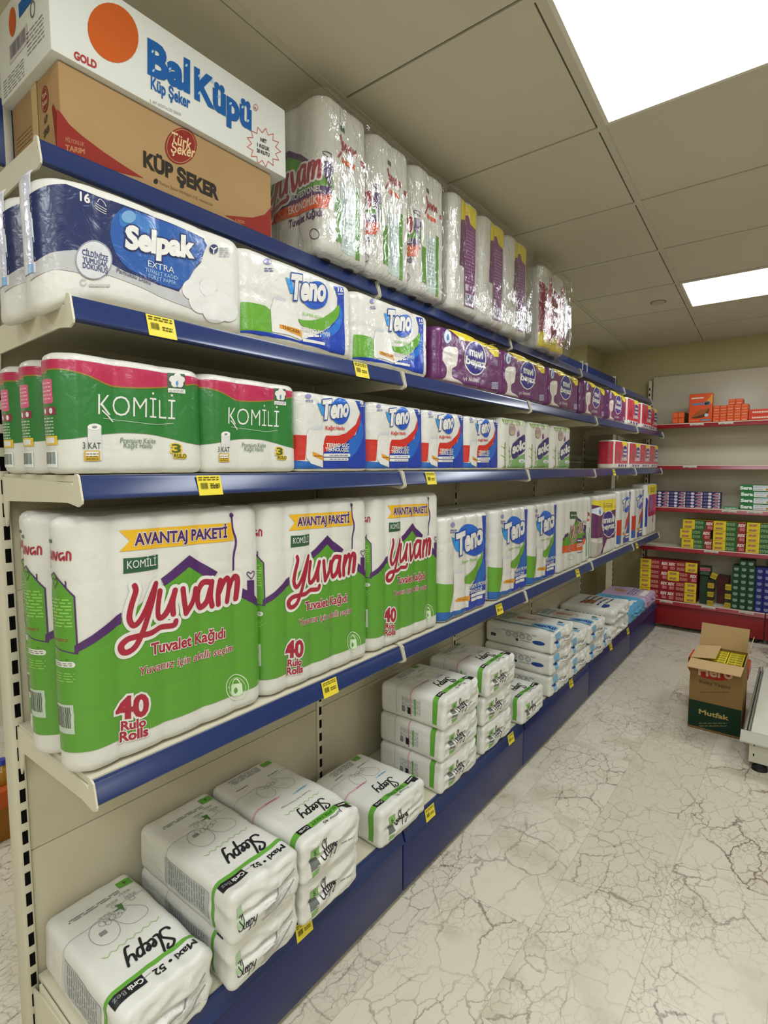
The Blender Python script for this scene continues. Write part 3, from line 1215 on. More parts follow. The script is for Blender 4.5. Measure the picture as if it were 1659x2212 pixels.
A.text(REDI, '40', (700, 1424), (880, 1390), 122, 5, .045, out=(WHITE, .07, 4))
A.text(REDI, 'Rulo', (730, 1490), (868, 1458), 50, 5, .04, out=(WHITE, .07, 4))
A.text(REDI, 'Rolls', (722, 1560), (880, 1514), 54, 5, .04, out=(WHITE, .07, 4))
PG = ink('cfe3bd')
A.ring(PG, 1415, 1230, 66, 76, 5, 2)
A.ring(PG, 1415, 1230, 48, 56, 3, 2)
A.poly(PG, [(1382, 1215), (1445, 1205), (1450, 1262), (1430, 1280), (1396, 1284), (1380, 1262)], 2)
A.ring(PG, 1414, 1212, 22, 30, 7, 2, 180, 360)
A.ell(GRN, 1412, 1250, 12, 17, 3)
A.lines(PG, 1362, 1220, 1370, 1240, 1, 2)
A.items = B.items + A.items
yu = make_pack('toilet_paper_pack', sf, A, (FX - .049, .622, Z4), 'large green 40 roll toilet paper pack standing nearest at the end of the fourth level', 'toilet paper pack', 'large green 40 roll packs')
again(yu, (FX - .049, 1.045, Z4), 'large green 40 roll toilet paper pack, middle one of the front row of three').scale.y = .938
again(yu, (FX - .049, 1.4525, Z4), 'large green 40 roll toilet paper pack beside the tall blue and green pack').scale.y = .9
again(yu, (FX - .165, .616, Z4), 'green 40 roll pack right behind the nearest one, only its left side showing')
again(yu, (FX - .266, .645, Z4), 'green 40 roll pack deepest behind the nearest one, a thin strip showing')

# ---- navy toilet paper packs, second level
sf = Surf(.43, .1, .205, .04, .02, 4, 1, .004, 0, nz=.0015)
cv = face_conv(sf, FX, .597, Z2, (0, 350, .33755))
NAVY, MBLUE, SILV = ink('0f1f52'), ink('18519a'), ink('b4b3b2')
A = Art(cv, -1)
A.poly(SILV, [(238, 640), (330, 568), (480, 558), (640, 600), (800, 690), (980, 760), (1140, 820), (1210, 900), (1290, 965), (1100, 893), (900, 800), (700, 722), (600, 742), (480, 702), (350, 682), (242, 725)], 1)
A.poly(NAVY, [(228, 182), (300, 142), (420, 142), (700, 242), (1000, 352), (1312, 487), (1315, 560), (1290, 640), (1210, 720), (1142, 830), (980, 770), (800, 700), (640, 606), (480, 562), (330, 572), (240, 640)], 2)
A.poly(MBLUE, [(790, 290), (1000, 362), (1305, 490), (1308, 570), (1240, 690), (1138, 815), (960, 742), (830, 690), (745, 590), (705, 460), (725, 350)], 3, 2)
A.poly(ink('2a6bb0'), [(760, 330), (900, 340), (1010, 400), (1000, 470), (860, 430), (770, 410)], 4, 3)
A.ell(ink('6f9cc0'), 820, 352, 46, 40, 5)
A.text(WHITE, 'Selpak', (806, 548), (1228, 610), 128, 6, .055, .02, out=(NAVY, .05, 5))
A.text(WHITE, '16', (510, 248), (572, 266), 56, 4, .03)
for k in range(3):
    A.stroke(WHITE, [(612, 262 + k * 16), (650, 285 + k * 16), (682, 305 + k * 14)], 4, 4, 0)
A.stroke(WHITE, [(625, 255), (640, 235), (665, 255), (680, 285)], 4, 4, 4)
A.stroke(ink('3a5a8c'), [(590, 222), (592, 300)], 3, 4, 0)
A.lines(ink('5a78a8'), 530, 275, 568, 290, 1, 4)
A.text(WHITE, 'EXTRA', (946, 666), (1112, 714), 38, 6, -.004)
A.text(ink('9ab9d8'), 'TUVALET KAĞIDI', (928, 700), (1136, 758), 24, 6, .004)
A.text(ink('9ab9d8'), 'TOILET PAPER', (944, 738), (1122, 788), 24, 6, .004)
A.text(ink('55546a'), 'Pamuksu Doku', (745, 702), (962, 786), 27, 4, .012, .2)
A.ell(ink('cfcfcf'), 600, 626, 120, 126, 4)
A.ring(ink('8d8c9a'), 600, 626, 116, 122, 5, 5)
for t, y0, y1, x0, x1 in (('CİLDİNİZE', 592, 634, 523, 692), ('YUMUŞAK', 638, 672, 527, 690), ('DOKUNUŞ', 676, 712, 527, 693)):
    A.text(ink('3f4275'), t, (x0, y0), (x1, y1), 33, 6, .022)
A.ring(ink('a9a8a6'), 532, 770, 19, 19, 5, 4, 20, 320)
A.lines(ink('b9b7b3'), 570, 772, 705, 805, 1, 4, 2, .5, 5)
A.ell(ink('27305f'), 1368, 556, 26, 30, 4)
A.stroke(WHITE, [(1352, 545), (1368, 560), (1384, 548)], 8, 5, 0)
A.stroke(WHITE, [(1368, 560), (1366, 584)], 8, 5, 0)
A.lines(ink('8a8a99'), 1402, 545, 1465, 610, 5, 4, 9, .35, 2)
for k, (x, y, r) in enumerate(((1225, 815, 62), (1290, 880, 85), (1385, 930, 95), (1460, 960, 60), (1330, 800, 55))):
    A.ell(ink('dad7d2'), x, y, r, r * 1.05, 4 + .4 * k)
B = Art()
ss = -(sf.a / 2 + sf.q)
B.rect(NAVY, ss - sf.b - sf.q * .8, .06, ss + .002, .188, 1)
B.rect(ink('dfe0e6'), ss - .03, .03, ss + .015, .2, 2)
B.rect(ink('c3c5d4'), ss - .005, .03, ss + .012, .19, 3)
B.rect(ink('6aa6d8'), ss - .004, .03, ss + .01, .045, 4)
A.items = B.items + A.items


def sag(o):
    for v in o.data.vertices:
        if v.co.y < -.11:
            v.co.z -= (.036 - .02 * min(1, max(0, v.co.z / .2))) * ((-.11 - v.co.y) / .09) ** 1.4


sp = make_pack('toilet_paper_pack', sf, A, (FX - .05, .597, Z2), 'wide navy 16 roll toilet paper pack overhanging the near end of the second level', 'toilet paper pack', 'navy 16 roll packs', post=sag)
again(sp, (FX - .16, .592, Z2), 'navy toilet paper pack behind the front one, its dark end peeking out at left')

# ---- green and pink paper towel packs, third level
sf = Surf(.298, .098, .216, .04, .014, 3, 1, .0055, 0, nz=.0015)
cv = face_conv(sf, FX, .549, Z3, (0, 720, .39783))
PINK, KGR, GOLD = ink('b3284e'), ink('2a7432'), ink('8d7626')
A = Art(cv, -1)
B = Art()
vt, vm = cv(900, 180)[1], cv(240, 190)[1]
sl = -(sf.a / 2 + sf.q + sf.b + sf.q)
rr = sf.a / 2 + sf.q * .85
low = [(235, 190), (330, 186), (480, 232), (600, 283), (750, 297), (900, 292), (1062, 276)]
bot = [(230, 580), (400, 570), (560, 548), (700, 540), (860, 555), (1000, 590), (1075, 604)]
lowc, botc = [cv(*p) for p in smooth_path(low, 4)], [cv(*p) for p in smooth_path(bot, 4)]
top_v = .202
B.poly(PINK, [(sl, top_v), (sl, lowc[0][1])] + lowc + [(rr, lowc[-1][1]), (rr, top_v)], 1)
B.poly(KGR, [(sl, lowc[0][1]), (sl, botc[0][1])] + botc + [(rr, botc[-1][1]), (rr, lowc[-1][1])] + lowc[::-1], 1)
B.stroke(GOLD, [(sl, lowc[0][1])] + lowc + [(rr, lowc[-1][1])], .003, 2, 0)
ss = -(sf.a / 2 + sf.q + sf.b / 2)
B.rrect(ink('d05a7c'), ss - .01, .125, ss + .022, .168, .004, 2)
B.lines(ink('e7a9bb'), ss - .007, .13, ss + .019, .164, 5, 3, 3, .4, 3)
B.rect(ink('8a2a44'), ss - .01, .105, ss + .026, .119, 2)
B.ell(WHITE, ss - .002, .112, .004, .005, 3)
B.ell(WHITE, ss + .016, .112, .004, .005, 3)
B.lines(ink('b7cdb2'), ss - .012, .068, ss + .02, .102, 6, 2, 4, .35, 3)
B.rect(ink('d9b733'), ss - .012, .052, ss + .026, .068, 2)
B.rect(WHITE, ss - .006, .055, ss + .02, .065, 3)
B.barcode(ink('55605a'), ink('dfe6df'), ss - .012, .012, ss + .024, .042, 2, 5)
A.poly(ink('3c5a44'), [(912, 213), (1003, 222), (1005, 328), (915, 318)], 3)
for x, y, r in ((938, 248, 18), (962, 236, 20), (984, 252, 18), (950, 272, 20), (976, 276, 18)):
    A.ell(WHITE, x, y, r, r, 4 + x % 7 * .1)
A.ell(ink('5f8fc0'), 960, 272, 7, 14, 5)
A.poly(WHITE, [(915, 296), (1004, 305), (1005, 328), (915, 320)], 4)
A.lines(ink('777777'), 920, 305, 1000, 322, 2, 5, 3, .3, 4)
A.text(WHITE, 'KOMİLİ', (530, 440), (952, 468), 106, 3, -.012)
A.stroke(WHITE, [(556, 420), (590, 450), (615, 478)], 8, 3, 0)
A.stroke(ink('b9cdb4'), [(560, 460), (700, 478), (840, 494), (942, 488)], 3, 3, 6)
A.poly(ink('d3d2cc'), [(475, 505), (550, 512), (552, 688), (478, 690)], 3)
A.ell(ink('e6e4de'), 512, 508, 38, 18, 4)
A.ell(ink('8c8a84'), 512, 509, 14, 7, 5)
A.text(ink('44504a'), '3 KAT', (448, 626), (546, 628), 34, 5, .008)
A.rrect(ink('c8a12a'), 456, 636, 542, 692, 6, 4)
A.rect(WHITE, 464, 642, 534, 668, 5)
A.lines(ink('77601a'), 466, 648, 532, 688, 3, 6, 4, .35, 3)
A.text(ink('5d7a56'), 'Premium Kalite', (655, 594), (843, 598), 27, 4, .006, .12)
A.text(ink('5d7a56'), 'Kağıt Havlu', (672, 620), (824, 624), 27, 4, .006, .12)
YO = ink('e2bd2c')
A.text(ink('4d5a22'), '3', (936, 646), (976, 648), 44, 5, .03, out=(YO, .07, 4))
A.text(ink('4d5a22'), 'RULO', (944, 674), (1008, 677), 20, 5, .03, out=(YO, .12, 4))
A.items = B.items + A.items
ko = make_pack('paper_towel_pack', sf, A, (FX - .049, .549, Z3), 'green and pink paper towel pack at the near end of the third level, in front', 'paper towel pack', 'green and pink paper towel packs')
again(ko, (FX - .049, .829, Z3), 'green and pink 3 roll paper towel pack next to the blue and red paper towels').scale.y = .965
again(ko, (FX - .158, .549, Z3), 'green and pink paper towel pack behind the front one, showing a white label strip')
again(ko, (FX - .262, .549, Z3), 'green and pink paper towel pack third in depth, at the left picture edge')

# ---- white, green and blue toilet paper packs, second level
LG, RB, CY, ORG = ink('62a02c'), ink('1b3fa8'), ink('2b8fd6'), ink('d8962f')
CLEARW = mat('clear_wrap_rolls', '#d8d6cd', .4, .5, coat=.7, bump=(26, .55, .006))


def teno_logo(A, x0, y0, x1, y1, h, ex, ey, rx, ry, rot, l=4, slant=.1):
    A.poly(CY, [(x0 - 38, y0 - h * .95), (x0 + 10, y0 - h * .8), (x0 + 30, y0 - h * .2), (x0, y0 - h * .2)], l)
    A.ell(ink('1e63c6'), ex, ey, rx, ry, l, rot)
    A.ell(ink('1d4fb4'), ex + rx * .1, ey + ry * .25, rx * .82, ry * .7, l + 1, rot)
    A.text(WHITE, 'Teno', (x0, y0), (x1, y1), h, l + 3, .05, slant, out=(ink('1d4396'), .045, l + 2))


sf = Surf(.396, .12, .2, .035, .016, 4, 1, .004, 2, nz=.0025)
cv = face_conv(sf, FX, .98, Z2, (480, 520, .28933))
A = Art(cv, -1)
A.poly(LG, [(134, 440), (300, 478), (362, 520), (355, 682), (134, 656)], 1)
A.poly(RB, [(134, 656), (355, 682), (560, 742), (700, 690), (790, 640), (850, 560), (866, 480), (890, 380), (896, 862), (700, 795), (480, 735), (300, 705), (134, 705)], 2)
A.poly(ink('1f6cc4'), [(700, 700), (800, 640), (852, 565), (866, 480), (880, 560), (850, 660), (770, 720)], 3, 2)
A.poly(LG, [(545, 575), (640, 590), (740, 565), (810, 520), (858, 470), (850, 560), (800, 620), (720, 668), (640, 650), (575, 620)], 3, 2)
A.poly(RB, [(818, 325), (888, 340), (893, 400), (866, 500), (842, 500), (845, 420)], 2)
teno_logo(A, 486, 420, 745, 442, 165, 680, 400, 96, 105, 10)
A.text(WHITE, '16', (846, 374), (882, 378), 28, 4, .03)
A.lines(WHITE, 846, 385, 884, 400, 1, 4)
A.text(ink('7fbf4a'), 'SÜPER GÜÇ', (586, 545), (725, 580), 20, 4, .01, .1)
A.poly(WHITE, [(345, 500), (370, 420), (455, 400), (520, 470), (545, 575), (575, 665), (570, 735), (480, 700), (352, 672)], 3)
A.ell(ink('c9cdd0'), 415, 425, 45, 14, 4, 15)
A.poly(ORG, [(406, 615), (430, 622), (575, 662), (576, 718), (550, 705), (408, 645)], 4)
A.text(ink('7a4a10'), 'THICKER', (425, 648), (560, 690), 22, 5, .02)
A.text(WHITE, 'TERMO POWER', (580, 664), (790, 712), 28, 5, .015, .1)
A.poly(WHITE, [(582, 722), (745, 758), (742, 778), (585, 745)], 4)
A.lines(WHITE, 625, 690, 715, 725, 1, 5, 2, .4, 3)
A.lines(ink('6f6aa0'), 290, 190, 362, 224, 2, 3, 3, .5, 2)
A.ell(ink('8f8ac0'), 318, 145, 34, 24, 3)
A.ell(WHITE, 335, 148, 12, 14, 4)
t16 = make_pack('toilet_paper_pack', sf, A, (FX - .06, .989, Z2), 'clear wrapped 16 roll white, green and blue pack beside the navy pack', 'toilet paper pack', 'white green and blue packs on the second level', bodymat=CLEARW)
again(t16, (FX - .06, 1.38, Z2), 'clear wrapped white, green and blue pack beside the first purple pack')

# ---- blue, red and white paper towels, third level
sf = Surf(.292, .11, .207, .03, .012, 3, 1, .004, 0, nz=.0018)
cv = face_conv(sf, FX, 1.108, Z3, (600, 820, .30139))
TR, RB2 = ink('c42a20'), ink('1c3a9c')
A = Art(cv, -1)
A.poly(TR, [(137, 392), (212, 400), (205, 480), (198, 575), (137, 580)], 1)
A.poly(RB2, [(137, 578), (232, 588), (235, 610), (330, 632), (330, 575), (332, 520), (480, 460), (560, 392), (590, 300), (590, 232), (556, 145), (645, 150), (645, 645), (137, 642)], 1)
A.poly(ink('1f62ae'), [(137, 582), (228, 590), (320, 640), (137, 640)], 2)
A.poly(ink('2160b4'), [(520, 430), (570, 380), (596, 290), (612, 400), (560, 520), (500, 560)], 2, 2)
A.poly(TR, [(350, 400), (430, 402), (500, 380), (560, 320), (592, 235), (588, 320), (548, 400), (490, 455), (420, 470), (330, 525), (330, 470)], 3)
teno_logo(A, 318, 280, 504, 258, 122, 448, 225, 72, 95, 0)
A.text(TR, 'Kağıt Havlu', (346, 358), (476, 360), 26, 4, .025)
A.text(WHITE, 'TERMO GÜÇ', (350, 482), (514, 484), 25, 5, .03)
A.text(WHITE, 'TEKNOLOJİSİ', (346, 513), (510, 515), 25, 5, .03)
A.poly(WHITE, [(208, 392), (225, 345), (330, 345), (345, 392), (332, 480), (322, 628), (236, 602), (205, 560)], 3)
A.ell(ink('c9cdd0'), 277, 348, 50, 14, 4)
A.rrect(WHITE, 330, 530, 520, 553, 8, 5)
A.rrect(WHITE, 330, 559, 508, 581, 8, 5)
A.lines(ink('5a6a9a'), 372, 536, 510, 548, 1, 6, 3, .4, 4)
A.lines(ink('5a6a9a'), 372, 564, 496, 576, 1, 6, 4, .4, 4)
A.poly(ORG, [(248, 514), (330, 550), (328, 580), (248, 546)], 4)
A.lines(ink('8a5a1a'), 258, 535, 322, 560, 1, 5, 2, .3, 4)
A.text(WHITE, '6', (592, 178), (612, 178), 30, 4, .03)
A.lines(WHITE, 590, 184, 620, 196, 1, 4)
A.lines(ink('7d7ab0'), 200, 142, 252, 162, 2, 3, 2, .5, 2)
A.ell(ink('8f8cc0'), 218, 118, 22, 16, 3)
tt = make_pack('paper_towel_pack', sf, A, (FX - .055, 1.108, Z3), 'blue, red and white paper towel pack next to the second green and pink pack', 'paper towel pack', 'blue red and white paper towel packs', bodymat=CLEARW)
for y, lab in ((1.402, 'blue, red and white paper towel pack, second of the row of four'), (1.684, 'blue, red and white paper towel pack, third of the row of four'), (1.972, 'blue, red and white paper towel pack beside the white bamboo printed packs')):
    again(tt, (FX - .055, y, Z3), lab)

# ---- white packs with bamboo print
sf = Surf(.28, .11, .223, .035, .012, 3, 1, .004, 0, nz=.0015)
cv = face_conv(sf, FX, 2.26, Z3, (1050, 820, .24714))
A = Art(cv, -1)
BAM, LEAF, VIO, DKV = ink('7f9b45'), ink('8fae5c'), ink('8f3f98'), ink('2b2a6b')
rnd = random.Random(5)
A.poly(ink('dfe6cf'), [(150, 345), (335, 365), (335, 400), (150, 375)], 1)
for k in range(26):
    x = 150 + k * 7.2
    y = 345 + (x - 150) * .1
    L_ = rnd.uniform(20, 62)
    dx = rnd.uniform(-14, 14)
    A.poly(LEAF if k % 3 else BAM, [(x - 4, y), (x + 4, y), (x + dx, y + L_)], 2)
for x, y0, y1, w in ((163, 552, 772, 15), (208, 588, 740, 8)):
    A.stroke(BAM, [(x, y0), (x - 1, y1)], w, 2, 0)
    for yy in range(int(y0) + 40, int(y1), 55):
        A.stroke(ink('5d7530'), [(x - w / 2, yy), (x + w / 2, yy)], 3, 3, 0)
for p, q in (((163, 610), (138, 575)), ((163, 690), (136, 650)), ((208, 640), (190, 610)), ((208, 690), (228, 640)), ((165, 760), (140, 740)), ((205, 740), (222, 690))):
    A.poly(LEAF, [p, ((p[0] + q[0]) / 2 + 5, (p[1] + q[1]) / 2), q, ((p[0] + q[0]) / 2 - 5, (p[1] + q[1]) / 2 - 4)], 2)
A.poly(ink('7aa866'), [(225, 700), (285, 670), (335, 645), (338, 775), (200, 778), (215, 740)], 1)
for k in range(20):
    x = 145 + k * 10
    A.poly(ink('6c9648'), [(x - 4, 778), (x + 4, 778), (x + rnd.uniform(-5, 5), 778 - rnd.uniform(12, 38))], 3)
A.poly(DKV, [(222, 640), (230, 560), (300, 500), (332, 480), (346, 520), (342, 600), (318, 635), (250, 690), (224, 680)], 3, 2)
A.text(WHITE, 'solo', (228, 645), (340, 598), 78, 6, .05, 0, out=(DKV, .07, 4))
A.poly(VIO, [(268, 500), (270, 445), (280, 465), (292, 440), (294, 490)], 3)
A.ell(ink('b7a58f'), 225, 438, 26, 50, 3)
A.ring(ink('8f3f98'), 225, 438, 26, 50, 3, 4)
A.lines(ink('7a5f88'), 210, 410, 240, 445, 3, 4, 2, .35, 2)
A.ell(WHITE, 308, 712, 26, 18, 4)
A.ell(ink('9fb3b8'), 308, 716, 14, 9, 5)
so = make_pack('paper_towel_pack', sf, A, (FX - .055, 2.264, Z3), 'white pack printed with green bamboo, beside the fourth blue and red pack', 'paper towel pack', 'white bamboo printed packs')
again(so, (FX - .055, 2.553, Z3), 'white pack printed with green bamboo, middle one of three')
again(so, (FX - .055, 2.856, Z3), 'white pack printed with green bamboo, last before the empty shelf space')

# ---- purple packs, second level
sf = Surf(.495, .11, .188, .03, .014, 5, 1, .003, 2, nz=.0035, nk=11)
cv = face_conv(sf, FX, 1.85, Z2, (900, 660, .33755))
PP, PY, NV2 = ink('63265f'), ink('ecd628'), ink('2b2182')
A = Art(cv, -1)
B = Art()
pr = sf.a / 2 + sf.q + sf.b + sf.q
B.rect(PP, -pr, .006, pr, .182, 1)
A.poly(PY, [(205, 138), (300, 165), (420, 225), (525, 262), (525, 328), (482, 322), (450, 275), (400, 245), (330, 225), (270, 215), (235, 180)], 2)
A.lines(ink('7d6f1c'), 425, 235, 520, 285, 3, 3, 4, .3, 3)
RW = ink('dad2c8')
A.poly(RW, [(152, 275), (180, 257), (235, 262), (250, 290), (242, 375), (215, 400), (218, 455), (260, 480), (325, 530), (240, 520), (122, 484), (170, 455), (175, 390), (150, 345)], 2, 3)
A.ell(ink('e9e4dc'), 200, 278, 44, 18, 3)
A.ell(WHITE, 362, 332, 70, 112, 3, -4)
A.ell(NV2, 362, 332, 64, 104, 4, -4)
A.text(WHITE, 'mavi', (322, 312), (408, 338), 52, 6, .04)
A.text(WHITE, 'beyaz', (304, 365), (425, 398), 46, 6, .04)
A.ell(ink('cfd9e6'), 182, 192, 24, 46, 3)
A.ring(NV2, 180, 188, 28, 50, 4, 4)
A.ell(ink('4a78b0'), 182, 198, 9, 20, 4)
A.text(RW, 'iyi hisset', (284, 474), (384, 488), 24, 4, .012, .15)
A.rect(ink('b7b3c9'), 468, 488, 514, 532, 3)
A.lines(ink('4d3f6a'), 470, 492, 512, 528, 5, 4, 4, .5, 3)
A.items = B.items + A.items
mb = make_pack('toilet_paper_pack', sf, A, (FX - .055, 1.866, Z2), 'shiny purple and yellow toilet paper pack, first of five on the second level', 'toilet paper pack', 'purple packs on the second level', bodymat=PP)
for y, r_, lab in ((2.362, 0, 'shiny purple and yellow pack, second of five on the second level'), (2.858, .02, 'shiny purple and yellow pack, third of five on the second level'), (3.385, .05, 'shiny purple and yellow pack, fourth of five, slightly turned'), (3.868, .03, 'shiny purple and yellow pack, fifth, next to the small red packs')):
    again(mb, (FX - .055, y, Z2), lab, rotz=r_)

# ---- small red packs at the far end
sf = Surf(.36, .12, .192, .045, .012, 3, 1, .003, 0, nz=.0015)
JR = ink('c22f4a')
A = Art()
rj = sf.a / 2 + sf.q + sf.b
A.rect(JR, -.152, .03, rj, .182, 1)
A.rect(JR, -rj - sf.q, .03, -.168, .182, 1)
A.poly(PY, [(-.02, .186), (.02, .155), (.08, .132), (.165, .125), (rj, .125), (rj, .186)], 2)
A.ell(WHITE, .085, .118, .062, .046, 3)
A.ell(NV2, .085, .118, .057, .041, 4)
A.text(WHITE, 'mavi', (.045, .121), (.125, .121), .018, 6, .04)
A.text(WHITE, 'beyaz', (.04, .096), (.13, .096), .018, 6, .04)
A.text(WHITE, 'Jumbo', (-.01, .055), (.13, .055), .024, 4, .04)
A.poly(ink('a51f3a'), [(-.12, .06), (-.04, .06), (-.04, .1), (-.08, .12), (-.12, .1)], 2, 2)
A.rect(WHITE, -.145, .008, .18, .032, 2)
for x in (-.05, .0, .05, .1, .15):
    A.ell(NV2, x, .019, .016, .009, 3)
jb = make_pack('toilet_paper_pack', sf, A, (FX - .06, 4.3, Z2), 'small red and yellow pack beside the fifth purple pack on the second level', 'toilet paper pack', 'small red packs at the far end')
again(jb, (FX - .06, 4.73, Z2), 'small red and yellow pack on the second level, middle of three')
again(jb, (FX - .06, 5.05, Z2), 'small red and yellow pack at the far tip of the second level').location.x -= .02
for k, (y, dx, lab) in enumerate(((4.02, 0, 'small red pack beside the empty space on the third level'), (4.4, .0, 'small red pack on the third level, second of four'), (4.72, .0, 'small red pack on the third level, third of four'), (5.04, 0, 'small red pack at the far tip of the third level'))):
    again(jb, (FX - .06 + dx, y, Z3), lab)

# ---- tall white, green and blue packs, fourth level
sf = Surf(.365, .2, .393, .03, .016, 4, 2, .005, 4, nz=.002)
cv = face_conv(sf, FX, 1.845, Z4, (920, 1040, .31947))
A = Art(cv, -1)
A.poly(LG, [(88, 700), (186, 694), (190, 760), (158, 885), (84, 905)], 1)
A.poly(RB, [(378, 232), (430, 230), (424, 855), (250, 930), (84, 965), (84, 900), (190, 872), (290, 850), (300, 720), (345, 640), (386, 500), (392, 400)], 1)
A.poly(ink('1a5fa8'), [(84, 902), (190, 872), (280, 860), (240, 925), (84, 965)], 2)
A.poly(ink('1f62b0'), [(386, 510), (350, 640), (310, 715), (360, 720), (400, 620)], 2, 2)
A.poly(LG, [(386, 440), (378, 540), (340, 650), (300, 692), (262, 690), (260, 655), (330, 580), (372, 500)], 3)
teno_logo(A, 210, 500, 380, 412, 132, 306, 395, 84, 112, -25, slant=0)
A.text(ink('7fbf4a'), 'Süper Pamuk', (244, 556), (345, 528), 18, 4, .01)
A.text(WHITE, 'TERMO POWER', (294, 728), (414, 688), 25, 5, .025)
A.text(WHITE, 'TEKNOLOJİ', (290, 760), (376, 735), 22, 5, .025)
A.poly(WHITE, [(304, 765), (412, 725), (412, 748), (304, 785)], 5)
A.poly(WHITE, [(304, 792), (378, 766), (378, 786), (304, 812)], 5)
A.poly(WHITE, [(186, 640), (200, 605), (255, 600), (262, 690), (290, 720), (285, 830), (230, 868), (160, 885), (188, 760)], 3)
A.ell(ink('c9cdd0'), 226, 612, 28, 11, 4, -10)
A.poly(ORG, [(200, 805), (215, 788), (300, 772), (296, 806), (205, 815)], 4)
A.lines(ink('8a5a1a'), 218, 793, 285, 803, 1, 5, 2, .3, 4)
A.text(WHITE, '32', (402, 265), (424, 262), 25, 4, .03)
A.lines(WHITE, 404, 268, 425, 280, 1, 4)
A.ell(ink('8f8cc0'), 184, 292, 18, 16, 3)
A.lines(ink('6f6aa0'), 162, 322, 212, 352, 2, 3, 2, .5, 2)
t32 = make_pack('toilet_paper_pack', sf, A, (FX - .1, 1.845, Z4), 'tall white, green and blue 32 roll pack beside the third green pack', 'toilet paper pack', 'tall white green and blue packs', bodymat=CLEARW)
again(t32, (FX - .1, 2.262, Z4), 'tall white, green and blue 32 roll pack, middle of three')
again(t32, (FX - .1, 2.638, Z4), 'tall white, green and blue 32 roll pack beside the orange striped white pack')

# ---- white packs with an orange stripe, fourth level, and their tall brothers in the sack on top
ORS = ink('dd5a26')
sf = Surf(.42, .2, .395, .03, .016, 4, 2, .006, 4, nz=.002)
cv = face_conv(sf, FX, 3.05, Z4, (1190, 1030, .15069))
A = Art(cv, -1)
A.poly(GRN, [(168, 900), (260, 820), (370, 600), (440, 680), (522, 800), (524, 890), (486, 890), (486, 965), (166, 1000)], 1)
A.poly(PUR, [(168, 890), (250, 790), (250, 845), (168, 920)], 2)
A.poly(PUR, [(345, 640), (378, 562), (442, 630), (440, 665), (378, 605), (352, 680)], 2)
A.poly(PUR, [(486, 760), (524, 790), (524, 820), (486, 800)], 2)
A.rect(ink('2c5a3a'), 272, 498, 368, 602, 2)
A.lines(WHITE, 285, 535, 355, 565, 1, 3, 2, .5, 2)
A.poly(ORS, [(162, 1000), (486, 930), (486, 1040), (162, 1095)], 2)
A.text(WHITE, 'EKONOMİK', (372, 1015), (482, 985), 45, 3, .03)
A.poly(PUR, [(372, 890), (486, 870), (486, 925), (372, 948)], 3)
A.lines(WHITE, 378, 895, 480, 930, 1, 4, 2, .5, 2)
sx, sy = (490 - 265) / (1425 - 735), (1030 - 660) / (1030 - 590)
yv = [[(262 + (x - 728) * .318, 680 + (y - 600) * .86 - (x - 728) * .02) for x, y in st] for st in yuv]
script_word(A, REDI, WHITE, yv, 16, 34, 4)
A.text(PUR, 'Tuvalet Kağıdı', (382, 1098), (474, 1075), 22, 3, .02)
A.ring(ink('8a8a8a'), 290, 1150, 45, 40, 4, 2)
make_pack('toilet_paper_pack', sf, A, (FX - .1, 3.05, Z4), 'white pack with red script and orange stripe, left of the tall purple pack', 'toilet paper pack', None)

sfp = Surf(.31, .206, .42, .035, .02, 3, 2, .006, 4, nz=.0022)
cvY = 1.1


def pro_conv(x, y):
    p = on_y(560 + x * .42194, 200 + y * .42194, cvY)
    return (p.x + 1.225, p.z - (ZT - .012))


A = Art(lambda x, y: (lambda q: (sfp.y2s(q[0]), q[1]))(pro_conv(x, y)), -1)
A.poly(GRN, [(-40, 640), (-40, 480), (60, 400), (150, 330), (210, 340), (305, 385), (410, 425), (412, 512), (345, 515), (70, 660)], 1)
A.poly(PUR, [(60, 370), (150, 296), (212, 316), (300, 380), (300, 410), (205, 345), (150, 330), (60, 405)], 2)
A.poly(PUR, [(305, 330), (340, 318), (345, 372), (412, 405), (412, 432), (305, 388)], 2)
A.stroke(PUR, [(326, 312), (308, 290), (315, 278), (326, 286), (338, 276), (344, 288), (326, 312)], 5, 2, 4)
A.poly(PUR, [(-20, 622), (345, 447), (345, 502), (-20, 660)], 3)
A.text(WHITE, 'PROFESYONEL', (148, 560), (305, 495), 30, 4, .02)
A.poly(ORS, [(-20, 660), (322, 498), (318, 578), (-20, 705)], 3)
A.text(WHITE, 'EKONOMİK', (150, 625), (292, 562), 40, 4, .02)
A.text(PUR, 'Tuvalet Kağıdı', (150, 692), (306, 622), 38, 3, .03)
A.ring(PUR, 278, 722, 20, 26, 4, 2)
ymap = [[(20 + (x - 728) * .405, 493 - (x - 728) * .0836 + (y - 720) * .62) for x, y in st] for st in yuv]
script_word(A, REDI, WHITE, ymap, 22, 44, 5)
B = Art()
ss = sfp.a / 2 + sfp.q + sfp.b / 2
MINT = ink('c9d9d4')
B.rect(GRN, ss - .055, .04, ss - .03, .16, 1)
B.rect(MINT, ss - .03, .02, ss + .03, .21, 1)
B.rect(GRN, ss + .03, .015, ss + .048, .22, 1)
B.rect(GRN, ss - .085, .16, ss - .06, .215, 1)
B.rect(PUR, ss - .085, .215, ss - .06, .235, 1)
B.lines(ink('a9bdb8'), ss - .022, .05, ss + .022, .19, 11, 2, 3, .35, 3)
B.rect(ink('2c5a3a'), ss - .03, .345, ss - .01, .358, 2)
for st in ([(-.03, .33), (-.022, .3), (-.04, .27)], [(-.018, .318), (-.016, .3), (-.004, .318), (-.002, .3)], [(.006, .318), (.01, .3), (.016, .318)], [(.024, .315), (.022, .3), (.034, .315), (.034, .3)]):
    B.stroke(REDI, [(ss + x, y) for x, y in st], .006, 2, 4)
